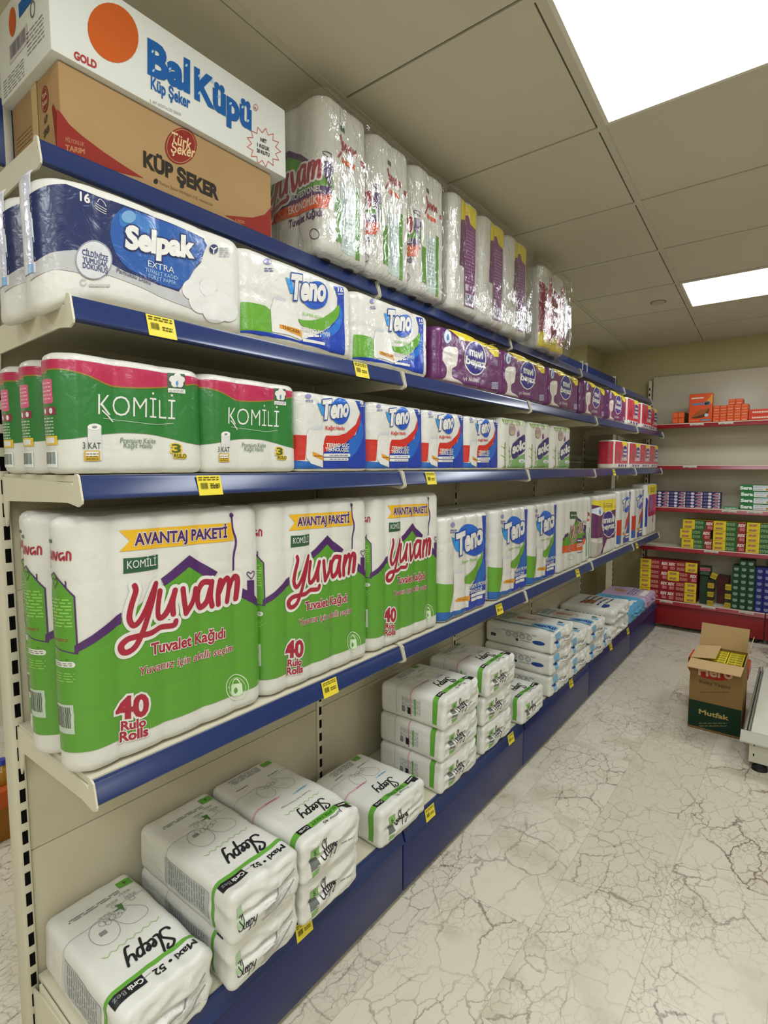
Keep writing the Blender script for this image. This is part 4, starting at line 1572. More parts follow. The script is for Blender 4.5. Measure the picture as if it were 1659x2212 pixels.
B.rect(ORS, ss - .025, .262, ss + .03, .276, 2)
B.rect(REDI, ss + .055, .285, ss + .08, .3, 2)
A.items = A.items + B.items
# dark roll cores seen on the underside
pp = make_pack('toilet_paper_pack', sfp, A, (-1.225, 1.205, ZT - .012), 'tall white pack turned sideways in a clear sack next to the sugar cartons', 'toilet paper pack', 'tall white packs in the first clear sack', rotz=-math.pi / 2)
for u in (-.103, 0, .103):
    for w in (-.05, .05):
        bm = bmesh.new()
        r_ = bmesh.ops.create_circle(bm, cap_ends=True, segments=20, radius=.021)
        for v in r_['verts']:
            v.co = Vector((w + v.co.x, u + v.co.y, -.0012))
        finish('roll_core', bm, mat('core_dark', '#5a534c', .9, .1), pp)
again(pp, (-1.225, 1.42, ZT - .012), 'tall white pack turned sideways, second in the clear sack')
again(pp, (-1.225, 1.636, ZT - .012), 'tall white pack turned sideways, third in the clear sack, before the yellow and purple ones')
# the same kind again, narrow side out, on the fourth level
again(pp, (FX - .16, 3.34, Z4), 'tall white pack turned sideways showing a green and mint stripe, fourth level', 'white sideways packs on the fourth level').scale = (.6, 1, .94)

# ---- purple and yellow tall packs in the second sack
sfm = Surf(.3, .225, .425, .035, .02, 3, 2, .006, 4, nz=.0022)
A = Art()
ss = sfm.a / 2 + sfm.q + sfm.b / 2
PP2 = ink('7d3a7c')
A.rect(PY, ss - .045, .335, ss + .075, .41, 1)
A.poly(PP, [(ss - .052, .17), (ss - .01, .17), (ss - .01, .345), (ss - .045, .335)], 2)
A.poly(PP2, [(ss - .012, .03), (ss + .06, .03), (ss + .07, .335), (ss + .03, .342), (ss + .012, .37), (ss - .005, .365), (ss - .01, .2)], 3)
A.lines(ink('b58ab6'), ss - .002, .12, ss + .055, .32, 16, 4, 7, .25, 6)
A.barcode(ink('443a6c'), ink('d9d5e6'), ss + .0, .035, ss + .05, .08, 4, 6)
A.rect(ink('d9c9da'), ss, .09, ss + .018, .115, 4)
A.rect(PP, -.02, .06, .06, .3, 1)
A.rect(PY, -.02, .3, .06, .4, 1)
pm = make_pack('toilet_paper_pack', sfm, A, (-1.22, 1.885, ZT - .012), 'tall white, purple and yellow pack, nearest in the second clear sack', 'toilet paper pack', 'tall purple and yellow packs in the second clear sack', rotz=-math.pi / 2)
again(pm, (-1.22, 2.125, ZT - .012), 'tall white, purple and yellow pack, middle one in the clear sack')
again(pm, (-1.22, 2.36, ZT - .012), 'tall white, purple and yellow pack, last in the clear sack before the red ones')
sfr = Surf(.28, .15, .41, .03, .025, 3, 1, .006, 2, nz=.003)
A = Art()
ss = sfr.a / 2 + sfr.q + sfr.b / 2
A.poly(ink('8a1a30'), [(ss - .085, .08), (ss - .02, .08), (ss - .02, .3), (ss - .085, .33)], 1)
A.poly(ink('c22536'), [(ss - .02, .05), (ss + .05, .05), (ss + .05, .24), (ss + .05, .36), (ss + .01, .36), (ss + .008, .3), (ss - .02, .29)], 2)
A.rect(ink('34509a'), ss + .05, .2, ss + .07, .37, 2)
A.rect(PY, ss - .085, .012, ss + .05, .085, 1)
A.rect(ink('34509a'), ss + .052, .02, ss + .066, .07, 2)
pr_ = make_pack('toilet_paper_pack', sfr, A, (-1.21, 2.72, ZT - .012), 'tall red and white pack in the third clear sack, nearer one', 'toilet paper pack', 'tall red packs in the third clear sack', rotz=-math.pi / 2)
again(pr_, (-1.21, 2.885, ZT - .012), 'tall red and white pack at the far end of the third clear sack')

# clear sacks
FILM = bpy.data.materials.new('clear_film')
FILM.use_nodes = True
nt = FILM.node_tree
for n in list(nt.nodes):
    nt.nodes.remove(n)
o_ = nt.nodes.new('ShaderNodeOutputMaterial')
mx = nt.nodes.new('ShaderNodeMixShader')
tr = nt.nodes.new('ShaderNodeBsdfTransparent')
tr.inputs[0].default_value = (.95, .95, .94, 1)
gl_ = nt.nodes.new('ShaderNodeBsdfGlossy')
gl_.inputs['Roughness'].default_value = .13
gl_.inputs['Color'].default_value = (1, 1, 1, 1)
lw = nt.nodes.new('ShaderNodeLayerWeight')
lw.inputs['Blend'].default_value = .25
mr = nt.nodes.new('ShaderNodeMapRange')
mr.inputs[3].default_value = .05
mr.inputs[4].default_value = .6
tc = nt.nodes.new('ShaderNodeTexCoord')
mp = nt.nodes.new('ShaderNodeMapping')
mp.inputs['Scale'].default_value = (1, 1, .35)
nz = nt.nodes.new('ShaderNodeTexNoise')
nz.inputs['Scale'].default_value = 34
nz.inputs['Detail'].default_value = 3
nz.inputs['Distortion'].default_value = 1.2
bp = nt.nodes.new('ShaderNodeBump')
bp.inputs['Strength'].default_value = .9
bp.inputs['Distance'].default_value = .012
nt.links.new(tc.outputs['Object'], mp.inputs[0])
nt.links.new(mp.outputs[0], nz.inputs['Vector'])
nt.links.new(nz.outputs['Fac'], bp.inputs['Height'])
nt.links.new(bp.outputs[0], gl_.inputs['Normal'])
nt.links.new(bp.outputs[0], lw.inputs['Normal'])
nt.links.new(lw.outputs['Facing'], mr.inputs[0])
nt.links.new(mr.outputs[0], mx.inputs[0])
nt.links.new(tr.outputs[0], mx.inputs[1])
nt.links.new(gl_.outputs[0], mx.inputs[2])
nt.links.new(mx.outputs[0], o_.inputs[0])
for y0, y1, h, fx, lab, seed in ((1.092, 1.75, .432, -1.056, 'crinkled clear plastic sack around the three tall white packs', 1), (1.755, 2.5, .44, -1.052, 'crinkled clear plastic sack around the purple and yellow packs', 2), (2.6, 3.03, .425, -1.05, 'crinkled clear plastic sack around the red packs', 3)):
    D_ = fx + 1.388
    s_ = Surf(y1 - y0, D_, h, .035, .03, nz=.006, nk=14, seed=seed)
    e = empty('plastic_sack', (fx - D_ / 2, (y0 + y1) / 2, ZT - .0115), lab, 'plastic sack', 'clear plastic sacks')
    s_.body('film', FILM, e, ds=.012, dv=.012)

# ---- tall purple pack and the far end of the fourth level
sf = Surf(.46, .16, .392, .03, .016, 5, 2, .005, 4, nz=.002)
cv = face_conv(sf, FX, 3.715, Z4, (1190, 1030, .15069))
A = Art(cv, -1)
A.poly(PP, [(638, 405), (930, 380), (922, 860), (800, 900), (770, 1000), (735, 1135), (705, 1120), (745, 1000), (742, 865), (625, 890)], 1)
A.poly(PY, [(640, 345), (928, 312), (925, 465), (860, 490), (760, 510), (720, 430), (640, 405)], 2)
A.lines(ink('6d5f14'), 752, 375, 885, 440, 3, 3, 4, .4, 3)
A.ell(ink('dfe6ee'), 700, 495, 50, 66, 3)
A.ell(ink('4a88b8'), 703, 505, 18, 34, 4)
A.ell(WHITE, 828, 675, 98, 192, 3)
A.ell(NV2, 828, 675, 90, 180, 4)
A.text(WHITE, 'mavi', (748, 668), (900, 640), 86, 6, .04)
A.text(WHITE, 'beyaz', (738, 770), (905, 728), 80, 6, .04)
A.poly(ink('b9b4aa'), [(625, 900), (740, 866), (748, 930), (720, 1050), (700, 1195), (620, 1215)], 1)
A.ell(ink('d8d4cb'), 685, 920, 58, 30, 2)
A.text(ink('4a3a86'), 'plus', (850, 1080), (855, 920), 30, 3, .03)
make_pack('toilet_paper_pack', sf, A, (FX - .08, 3.715, Z4), 'tall purple, yellow and white pack on the fourth level', 'toilet paper pack', None)
sf = Surf(.345, .2, .405, .03, .016, 3, 2, .005, 2, nz=.002)
A = Art()
A.rect(TR, -.165, .09, -.075, .2, 1)
A.rect(ink('1d5aa8'), -.165, .03, -.075, .09, 1)
A.poly(RB2, [(.1, .39), (.168, .39), (.168, .02), (-.02, .02), (-.02, .06), (.06, .08), (.11, .2), (.13, .3)], 1)
A.poly(TR, [(.13, .31), (.12, .2), (.06, .12), (.02, .12), (.03, .16), (.09, .22)], 2)
A.ell(ink('1e63c6'), .045, .3, .07, .06, 3)
A.text(WHITE, 'Teno', (-.05, .265), (.11, .3), .065, 6, .05, 0, out=(ink('1d4396'), .05, 5))
A.poly(ORG, [(-.03, .085), (.04, .07), (.04, .09), (-.03, .105)], 3)
A.rect(WHITE, .05, .05, .13, .062, 3)
A.rect(WHITE, .05, .07, .13, .085, 3)
tp = make_pack('paper_towel_pack', sf, A, (FX - .1, 4.16, Z4), 'tall white, blue and red paper towel pack next to the tall purple pack', 'paper towel pack', 'tall white blue and red packs at the far end', bodymat=CLEARW)
again(tp, (FX - .1, 4.57, Z4), 'tall white, blue and red paper towel pack next to the far pink pack')
sf = Surf(.4, .14, .43, .03, .02, 4, 1, .005, 2, nz=.003)
A = Art()
HP = ink('d23a68')
A.rect(HP, -.1, .16, .22, .36, 1)
A.rect(ink('a82a58'), -.1, .16, .06, .34, 2)
A.rect(PY, -.16, .34, .22, .42, 2)
A.lines(ink('6d5f14'), -.08, .36, .06, .4, 3, 3, 4, .4, 3)
A.ell(ink('dfe6ee'), -.15, .33, .03, .03, 3)
A.ell(ink('8a5f90'), -.02, .26, .05, .07, 3)
A.rect(HP, .05, .1, .1, .16, 1)
A.rect(RB2, -.19, .08, -.15, .32, 1)
make_pack('toilet_paper_pack', sf, A, (FX - .07, 5.02, Z4), 'tall pink pack with a yellow top at the far tip of the fourth level', 'toilet paper pack', None)

# second rows: only their white tops show
sfw = Surf(.38, .14, .392, .03, .016, 4, 2, .005, 0, nz=.002)
wh = make_pack('toilet_paper_pack', sfw, None, (FX - .278, 1.86, Z4), 'plain white pack top behind the first tall blue and green pack', 'toilet paper pack', 'white packs in the back row', ds=.014)
for y, lab in ((2.27, 'plain white pack top behind the second tall blue and green pack'), (2.66, 'plain white pack top behind the third tall blue and green pack'), (3.06, 'plain white pack top behind the orange striped pack'), (3.72, 'plain white pack top behind the tall purple pack'), (4.3, 'plain white pack top behind the far paper towel packs')):
    again(wh, (FX - .278, y, Z4), lab)
# ------------------------------------------------------------------ sugar cartons on the top shelf
CARD = mat('cardboard', '#a3845a', .8, .2, bump=(120, .12, .0015), var=(4, .06))
CARDW = mat('white_cardboard', '#d9dad2', .7, .25, bump=(140, .1, .0015))


def carton_face(name, art, p, parent, axis):
    """lay a flat print on a vertical carton face; axis 'x': face looks +x (u = +y), '-y': face looks -y (u = +x)"""
    fn = (lambda u, v, o: Vector((p + o, u, v))) if axis == 'x' else (lambda u, v, o: Vector((u, p - o, v)))
    return build_art(name, art, fn, parent, 1, .0004, .0003, (False, False))


XF = -1.13
zb = ZT - .012
e = empty('sugar_carton', (-1.245, .72, zb), 'brown cardboard carton with red corner shapes under the white carton on the top shelf', 'carton')
b0, b1, bh = .468, .974, .165
bm = bmesh.new()
bm_box(bm, (-1.362, b0, zb), (XF, b1, zb + bh), 0, .004)
rel(finish('box_body', bm, CARD, e, angle=.6), e)
A = Art(lambda x, y: (lambda q: (q.y - .72, q.z - zb))(on_x(x * .37372, y * .37372, XF)), -1)
CR, CK = inkc('86291f'), inkc('2c261f')
A.poly(CR, [(328, 630), (350, 650), (400, 720), (480, 790), (600, 880), (720, 960), (830, 1030), (700, 1000), (328, 860)], 1)
A.poly(CR, [(1565, 1200), (1530, 1240), (1460, 1258), (1300, 1245), (1420, 1310), (1565, 1370)], 1)
A.ell(CR, 1045, 845, 92, 106, 1, 10)
A.ring(CARD, 1045, 845, 82, 96, 4, 2, rotd=10)
CT = inkc('d8b98a')
A.text(CT, 'Türk', (985, 822), (1100, 868), 62, 3, .02, .15)
A.text(CT, 'Şeker', (985, 880), (1122, 912), 58, 3, .02, .15)
A.text(CK, 'KÜP ŞEKER', (832, 960), (1256, 1152), 78, 2, .05)
A.ell(CK, 900, 1048, 13, 15, 2)
A.lines(inkc('6a543a'), 925, 1052, 930, 1056, 1, 2)
A.text(inkc('6f5a3e'), 'Türkiye Şeker Fabrikaları A.Ş. merkezinde', (918, 1062), (1228, 1192), 17, 2, .0)
A.text(inkc('b07a50'), 'TARIM', (378, 868), (488, 892), 30, 2, .03)
A.text(inkc('b07a50'), 'MİLYONLUK', (378, 818), (486, 848), 24, 2, .01)
A.text(inkc('b07a50'), '1000', (1360, 1285), (1412, 1295), 18, 2, .01)
carton_face('print', A, XF + 1.245, e, 'x')
A = Art()
wd = .232
A.ell(CR, .17, .118, .017, .024, 1)
A.ring(CARD, .17, .118, .014, .02, .0012, 2)
A.text(CT, 'Türk', (.159, .119), (.181, .122), .009, 3, .02)
A.text(CT, 'Şeker', (.158, .106), (.182, .108), .009, 3, .02)
A.text(CK, 'KÜP', (.163, .074), (.178, .077), .011, 2, .03)
A.text(CK, 'ŞEKER', (.158, .052), (.184, .056), .011, 2, .03)
A.poly(CR, [(.2, .09), (.205, .096), (.232, .06), (.232, .0), (.212, 0)], 1)
A.lines(inkc('8a6a44'), .02, .03, .1, .1, 9, 1, 5, .3, 4)
A.rect(mat('clear_tape', '#c4a673', .25, .5), .108, .0, .135, .165, 2)
o = carton_face('end_print', A, b0 - .72, e, '-y')
o.location = (-1.362 + 1.245, 0, 0)

zc = zb + bh + .001
e = empty('sugar_carton', (-1.24, .732, zc), 'white cardboard sugar carton with blue lettering, topmost on the shelf', 'carton')
w0, w1, wh_ = .452, 1.014, .17
XW = -1.116
bm = bmesh.new()
bm_box(bm, (-1.37, w0, zc), (XW, w1, zc + wh_), 0, .004)
rel(finish('box_body', bm, CARDW, e, angle=.6), e)
A = Art(lambda x, y: (lambda q: (q.y - .732, q.z - zc))(on_x(x * .37372, y * .37372, XW)), -1)
BK, OG = inkc('1d5a9c'), inkc('c25a1e')
A.ell(OG, 653, 190, 140, 180, 1, -24)
A.text(inkc('a8332e'), 'GOLD', (428, 338), (556, 398), 42, 2, .04)
A.text(BK, 'Bal', (862, 420), (1088, 530), 178, 3, .048)
A.text(BK, 'Küpü', (1130, 565), (1446, 745), 158, 3, .048)
A.text(BK, 'Küp Şeker', (872, 512), (1096, 628), 66, 3, .03)
for x, y in ((880, 300), (885, 410), (980, 400), (1075, 380), (1150, 440), (1150, 540), (1225, 470), (1262, 560), (1330, 600), (1400, 620), (1430, 700)):
    A.ell(inkc('9cc0dd'), x, y, 7, 9, 5, 30)
A.text(inkc('b0473a'), 'R', (1470, 632), (1482, 638), 15, 3, .01)
A.ring(inkc('b0473a'), 1476, 622, 13, 18, 2.5, 3)
A.text(inkc('8b8b86'), '3. 497 KRİSTALİZE ŞEKER', (865, 590), (1046, 672), 15, 2)
star = []
cxs, cys = 1524, 850
for k in range(26):
    a = 2 * math.pi * k / 26
    r_ = (1.0 if k % 2 == 0 else .72)
    star.append((cxs + 98 * r_ * math.cos(a), cys + 112 * r_ * math.sin(a) + (98 * r_ * math.cos(a)) * .28))
A.stroke(inkc('c4503c'), star + [star[0]], 3.5, 2, 0)
for t, y, x0, x1 in (('NET', 816, 1505, 1540), ('1 KG\'LIK', 846, 1486, 1556), ('20 KUTU', 878, 1484, 1556)):
    A.text(CK, t, (x0, y), (x1, y + (x1 - x0) * .4), 20, 3, .03)
carton_face('print', A, XW + 1.24, e, 'x')
A = Art()
A.ell(OG, .085, .125, .018, .026, 1)
A.rect(BK, .12, .115, .2, .14, 1)
GY = inkc('6d6a6c')
A.barcode(GY, inkc('c9c2c2'), .06, .055, .155, .09, 1, 5)
A.ring(GY, .185, .1, .01, .013, .003, 2)
A.ring(inkc('3d4a80'), .215, .12, .007, .013, .005, 2)
A.lines(inkc('9a9396'), .15, .03, .23, .075, 6, 1, 5, .3, 4)
A.lines(inkc('9a9396'), .02, .005, .13, .04, 6, 1, 7, .3, 4)
o = carton_face('end_print', A, w0 - .732, e, '-y')
o.location = (-1.37 + 1.24, 0, 0)

# ------------------------------------------------------------------ diaper packs on the base shelf
SG, SK, SGY = inkp('63a53a'), inkp('1d1b22'), inkp('8b8d8c')
SW = inkp('ecece6')
LIE = Matrix(((0, 0, 1), (0, -1, 0), (1, 0, 0))).to_4x4()      # pack axis along +x, broad face up


def sleepy_strokes(u0, v0, k):
    """heavy slanted script, unit box 0..1 x 0..1"""
    st = [[(.17, .86), (.22, .98), (.12, 1.0), (.04, .86), (.1, .68), (.17, .5), (.12, .3), (.0, .3), (-.04, .42)], [(.3, 1.0), (.22, .6), (.2, .34), (.27, .32)],
          [(.3, .46), (.38, .56), (.36, .64), (.31, .56), (.32, .36), (.4, .36)], [(.42, .46), (.5, .56), (.48, .64), (.43, .56), (.44, .36), (.52, .36)],
          [(.58, .64), (.52, .3), (.47, .05)], [(.57, .56), (.64, .64), (.68, .54), (.62, .36), (.55, .36)], [(.74, .64), (.73, .42), (.79, .38), (.86, .5)], [(.9, .66), (.84, .34), (.77, .06), (.7, .06)]]
    return [[(u0 + x * k[0], v0 + y * k[1]) for x, y in s] for s in st]


def diaper_art(kind, sf):
    A = Art()
    L_, W_ = sf.H, sf.W
    h = W_ / 2
    side = sf.a / 2 + sf.q + sf.b
    GR = inkp('7d7a86')
    thin = .0009
    if kind == 'maxi':
        A.rect(SG, -side, L_ - .072, side, L_ - .061, 1)
        A.text(SK, 'Maxi • 52', (-.085, L_ - .05), (.012, L_ - .05), .017, 2, .03)
        A.lines(SGY, .016, L_ - .05, .034, L_ - .046, 1, 2)
        A.rect(SK, .03, L_ - .06, .1, L_ - .034, 2)
        A.text(SW, 'Cırtlı', (.034, L_ - .053), (.064, L_ - .053), .012, 3, .03)
        A.text(SGY, 'Bez', (.07, L_ - .053), (.094, L_ - .053), .012, 3, 0)
        script, sw = sleepy_strokes(-.064, L_ - .152, (.112, .078)), .0058
        by = L_ - .248
        A.rect(SG, -.092, .03, -.055, .055, 2)
        A.text(inkp('2d5a1c'), '4', (-.078, .036), (-.07, .036), .012, 3, .02)
        for x, y, c in ((-.06, .11, SGY), (-.02, .1, SGY), (.01, .125, SGY), (-.055, .09, inkp('a5c4c6')), (-.01, .13, inkp('9a9a9a'))):
            A.lines(SGY, x - .015, y - .018, x + .013, y - .009, 2, 2, 3, .4, 3)
            A.ring(c, x, y, .006, .006, .0012, 2)
        A.poly(inkp('477a35'), [(-.036, .105), (-.03, .135), (-.026, .12), (-.012, .118), (-.024, .112), (-.02, .1)], 2)
        A.lines(SGY, -.05, .056, .07, .07, 2, 2, 9, .5, 4)
        A.rect(SGY, .024, .15, .04, .163, 2)
    else:
        A.rect(SG, -side, L_ - .05, side, L_ - .03, 1)
        A.rect(SK, h - .058, L_ - .05, h - .018, L_ - .03, 2)
        A.text(SW, 'Cırtlı', (h - .054, L_ - .044), (h - .024, L_ - .044), .009, 3, .01)
        A.rect(SK, -h + .022, L_ - .05, -h + .062, L_ - .03, 2)
        A.rect(SK, -h + .022, L_ - .03, -h + .046, L_ - .014, 2)
        A.lines(SW, -h + .026, L_ - .046, -h + .054, L_ - .034, 1, 3, 2)
        A.text(inkp('2d5a1c'), 'SUPER PAKET', (-.045, L_ - .045), (.045, L_ - .045), .010, 2, .02)
        A.text(SK, 'Junior 40' if kind == 'junior' else 'X Large 32', (-.05, L_ - .024), (.02, L_ - .024), .010, 2, .0)
        script, sw = sleepy_strokes(-.05, L_ - .12, (.1, .066)), .0045
        by = L_ - .165 if kind == 'junior' else L_ - .165
        A.text(SGY, 'Double Soft Technology', (-.06, L_ - .158), (.05, L_ - .158), .007, 2, 0) if kind == 'junior' else None
        pk = inkp('d9a7b4')
        A.stroke(pk, [(.02, L_ * .5), (h - .02, L_ * .5)], .006, 2, 0)
        A.rect(pk, h - .02, L_ * .5 - .003, side, L_ * .5 + .003, 2)
        A.lines(inkp('a85a74'), .03, L_ * .5 - .004, .07, L_ * .5 + .004, 1, 3, 4)
        A.stroke(inkp('a9cad8'), [(-.07, L_ * .55), (-.02, L_ * .55)], .006, 2, 0)
        A.lines(inkp('5a86a6'), -.065, L_ * .55 - .004, -.03, L_ * .55 + .004, 1, 3, 4)
        by = L_ * .34
        A.rect(SG, -.09, L_ * .05, -.055, L_ * .05 + .022, 2)
        A.lines(SGY, -.04, .02, .07, .05, 4, 2, 9, .45, 4)
        A.lines(SK, -.07, L_ * .22, -.03, L_ * .22 + .006, 1, 2)
        A.lines(SK, .04, L_ * .2, .08, L_ * .2 + .006, 1, 2)
    for s in script:
        A.stroke(SK, s, sw, 2, 6)
    if kind != 'xl':
        vv = script[0][0][1] - (.083 if kind == 'maxi' else .066)
        A.stroke(inkp('a4c277'), [(-.07 + k * .0095, vv + (.004 if k % 2 else -.003) + k * .0004) for k in range(15)], .0018, 2, 5)
    # line drawing of looping shapes
    sc_ = 1 if kind == 'maxi' else .8
    A.stroke(GR, [(-.1, by - .035), (-.03, by - .03), (-.045, by - .01), (-.068, by + .02), (-.06, by + .045), (-.03, by + .05), (-.01, by + .03), (.0, by - .005)], thin, 2, 7)
    A.ring(GR, .028, by + .018, .03 * sc_, .042 * sc_, thin, 2)
    for k in range(5):
        A.ring(GR, -.026 + k * .012, by - .008 + (k % 2) * .006, .009, .006, thin, 2, rotd=k * 25)
    A.stroke(GR, [(.02, by - .02), (.04, by - .022), (.075, by - .02), (side - .04, by - .02), (side, by - .02)], thin, 2, 3)
    # printed panel on the flank that faces the viewer
    s0 = sf.a / 2 + sf.q + .006
    PN = inkp('b9bbb8') if kind == 'maxi' else inkp('dcdcd6')
    s1_ = side - .008
    A.poly(PN, [(s0, L_ * .32), (s1_, L_ * .32), (s1_, L_ - .085), (s0, L_ - .085)], 1)
    A.lines(SGY, s0 + .004, L_ * .36, s1_ - .004, L_ - .1, 16, 2, 11, .4, 3)
    if kind != 'maxi':
        A.rect(SG, s0, L_ * .56, s1_, L_ * .56 + .006, 3)
        A.rect(SK, s0 + (s1_ - s0) * .6, L_ * .45, s1_, L_ * .5, 3)
        A.barcode(SK, SW, s0 + (s1_ - s0) * .55, L_ * .34, s1_, L_ * .42, 3, 3)
    # end towards the aisle: a runs to -y, so mirror for reading
    E = Art(lambda a, b: (-a, b))
    if kind == 'maxi':
        E.stroke(SGY, [(-.02, -.018), (.02, -.01), (.08, .022)], .003, 2, 6)
        E.stroke(SGY, [(-.02, -.045), (.03, -.038), (.08, -.008)], .003, 2, 6)
        E.lines(inkp('c9c8c2'), -.015, -.04, .07, .0, 6, 1, 5, .4, 5)
        for s in sleepy_strokes(-.085, -.04, (.05, .04)):
            E.stroke(SK, s, .0022, 2, 5)
        E.rect(inkp('a9c79a'), -.09, -.02, -.075, .03, 1)
    else:
        E.poly(inkp('7fae5f'), [(-.088, .0), (-.06, .004), (-.06, .034), (-.088, .03)], 1)
        E.poly(inkp('6c6f6c'), [(-.088, -.026), (-.06, -.022), (-.064, .002), (-.088, -.002)], 1)
        E.poly(inkp('7fae5f'), [(-.086, -.046), (-.066, -.042), (-.062, -.026), (-.086, -.03)], 1)
        E.text(inkp('2d4a1c'), '6' if kind == 'xl' else '5', (-.078, .012), (-.07, .012), .012, 2, .02)
        for s in sleepy_strokes(-.048, -.03, (.068, .062)):
            E.stroke(SK, s, .0032, 2, 5)
        E.lines(SGY, .03, -.02, .075, -.014, 1, 1, 2, .5, 3)
    return A, E


def diaper(kind, L_, W_, T_, loc, label, group, seed):
    sf = Surf(W_, T_, L_, .02, .016, nz=.003, nk=11, seed=seed, bulge=.006, belly=.002, crush=.011)
    A, E = diaper_art(kind, sf)
    return make_pack('diaper_pack', sf, A, loc, label, 'diaper pack', group, bodymat=SOFT, cap_art=E, matrix=LIE, rolls='wrap', ds=.007)


XBK = -1.378
T1 = .122
G1, G2, G3 = 'white and green diaper packs near the viewer', 'white and green diaper packs in the tall stacks', 'white and blue diaper packs'
d1 = diaper('maxi', .385, .205, .132, (XBK, .545, ZB + .066), 'white diaper pack with black script alone at the nearest end of the base shelf', G1, 1)
LEV = {0: 'bottom', 1: 'middle', 2: 'top'}


def pile(proto, x, y, t, n, what, tilt=0, group=None, first=True, jig=.008, seed=1, tz=None):
    r = random.Random(seed)
    for k in range(n):
        lev = 'top' if k == n - 1 else 'bottom' if k == 0 else 'middle'
        c = copy_tree(proto)
        c.matrix_world = Matrix.Translation((x + r.uniform(-jig, jig), y + r.uniform(-jig, jig) * .5, ZB + t / 2 + k * t)) @ Matrix.Rotation(r.uniform(-.03, .03), 4, 'Z') @ LIE
        c['label'] = what % lev
        if group:
            c['group'] = group


d2 = diaper('maxi', .405, .207, .12, (XBK, .783, ZB + .06), 'white diaper pack with black script, bottom of the nearest stack of two', G1, 2)
c = copy_tree(d2)
c.matrix_world = Matrix.Translation((XBK + .012, .78, ZB + .181)) @ LIE
c['label'] = 'white diaper pack with black script, top of the nearest stack of two'
d3 = diaper('junior', .405, .222, .12, (XBK, 1.014, ZB + .06), 'white diaper pack with a broad green band, bottom of the second stack of two', G1, 3)
c = copy_tree(d3)
c.matrix_world = Matrix.Translation((XBK + .012, 1.012, ZB + .181)) @ Matrix.Rotation(-.01, 4, 'Z') @ LIE
c['label'] = 'white diaper pack with a broad green band, top of the second stack of two'
d4 = diaper('xl', .3, .25, .122, (-1.29, 1.375, ZB + .061), 'white diaper pack with a green band lying alone before the tall stacks', G2, 4)
d5 = diaper('xl', .29, .275, .119, (-1.285, 1.748, ZB + .0595), 'white and green diaper pack, bottom of the first tall stack of three', G2, 5)
for k, lab in ((1, 'white and green diaper pack, middle of the first tall stack of three'), (2, 'white and green diaper pack, top of the first tall stack of three')):
    c = copy_tree(d5)
    c.matrix_world = Matrix.Translation((-1.288 + .006 * k, 1.75 - .004 * k, ZB + .0595 + .1225 * k)) @ Matrix.Rotation(.02 * k - .02, 4, 'Z') @ LIE
    c['label'] = lab
pile(d5, -1.287, 2.09, .1225, 3, 'white and green diaper pack, %s of the second tall stack of three', seed=4)
c = copy_tree(d4)
c.matrix_world = Matrix.Translation((-1.28, 2.42, ZB + .061)) @ LIE
c['label'] = 'white and green diaper pack lying alone beside the blue printed stack'

# white and blue kind
sf = Surf(.3, .113, .385, .018, .016, nz=.0035, nk=11, seed=8, bulge=.006, belly=.002, crush=.011)
A = Art(lambda a, b: (b, -a))           # drawn looking from the aisle side turned: a runs to -x, b to -y
MB, MN, MT, MO = inkp('7fb2cf'), inkp('1f3f86'), inkp('3f7f92'), inkp('b5673c')
side = sf.a / 2 + sf.q + sf.b
A.rect(MT, -.37, .085, -.02, .105, 1)
A.ell(MB, -.3, .055, .075, .04, 2)
A.text(MN, 'molfix', (-.36, .045), (-.245, .045), .034, 3, .05)
A.ring(MO, -.17, -.02, .075, .06, .002, 2)
A.ring(inkp('8d8f8c'), -.17, -.02, .085, .068, .0012, 2)
A.ell(inkp('b98a68'), -.14, -.02, .032, .028, 2)
A.ell(inkp('c9a98c'), -.19, -.025, .03, .022, 2)
A.rect(MB, -.37, -.06, -.33, -.03, 2)
A.rect(inkp('3d4a4c'), -.35, -.09, -.322, -.066, 2)
A.lines(inkp('8d9ca0'), -.09, -.09, -.02, .06, 9, 2, 3, .45, 2)
A.lines(inkp('9fc0cc'), -.345, .087, -.06, .103, 1, 3, 6, .45, 9)
s0 = sf.a / 2 + sf.q
for k in range(4):
    A.ell(inkp('9b9c99'), -.14 - k * .04, s0 + .028, .016, .013, 2)
    A.ell(inkp('c4c5c1'), -.14 - k * .04, s0 + .028, .011, .009, 3)
A.rect(inkp('3d4a4c'), -.065, s0 + .038, -.035, s0 + .055, 2)
A.rect(inkp('c9cbc8'), -.1, s0 + .01, -.05, s0 + .032, 2)
A.lines(SGY, -.3, s0 + .005, -.1, s0 + .016, 2, 2, 6, .4, 7)
A.ell(MN, -.31, s0 + .045, .034, .011, 2)
A.ell(inkp('2f4a5a'), -.19, s0 + .05, .008, .008, 2)
A.lines(SGY, -.27, s0 + .046, -.21, s0 + .054, 1, 2)
E = Art(lambda a, b: (-a, b))
E.poly(MB, [(-.12, .045), (-.06, .05), (-.05, .02), (-.07, -.02), (-.09, -.04), (-.11, -.01)], 1, 3)
E.ell(MN, -.085, .002, .022, .013, 2)
E.lines(SGY, 0, -.02, .08, .01, 3, 1, 4, .35, 3)
mf = make_pack('diaper_pack', sf, A, (XBK, 2.815, ZB + .0575), 'white and blue diaper pack, bottom of the first blue printed stack', 'diaper pack', G3, bodymat=SOFT, cap_art=E, matrix=LIE, rolls='wrap', ds=.007)
for k, lab in ((1, 'white and blue diaper pack, middle of the first blue printed stack'), (2, 'white and blue diaper pack, top of the first blue printed stack')):
    c = copy_tree(mf)
    c.matrix_world = Matrix.Translation((XBK + .006 * k, 2.815 + .003 * k, ZB + .0575 + .116 * k)) @ Matrix.Rotation(-.012 * k, 4, 'Z') @ LIE
    c['label'] = lab
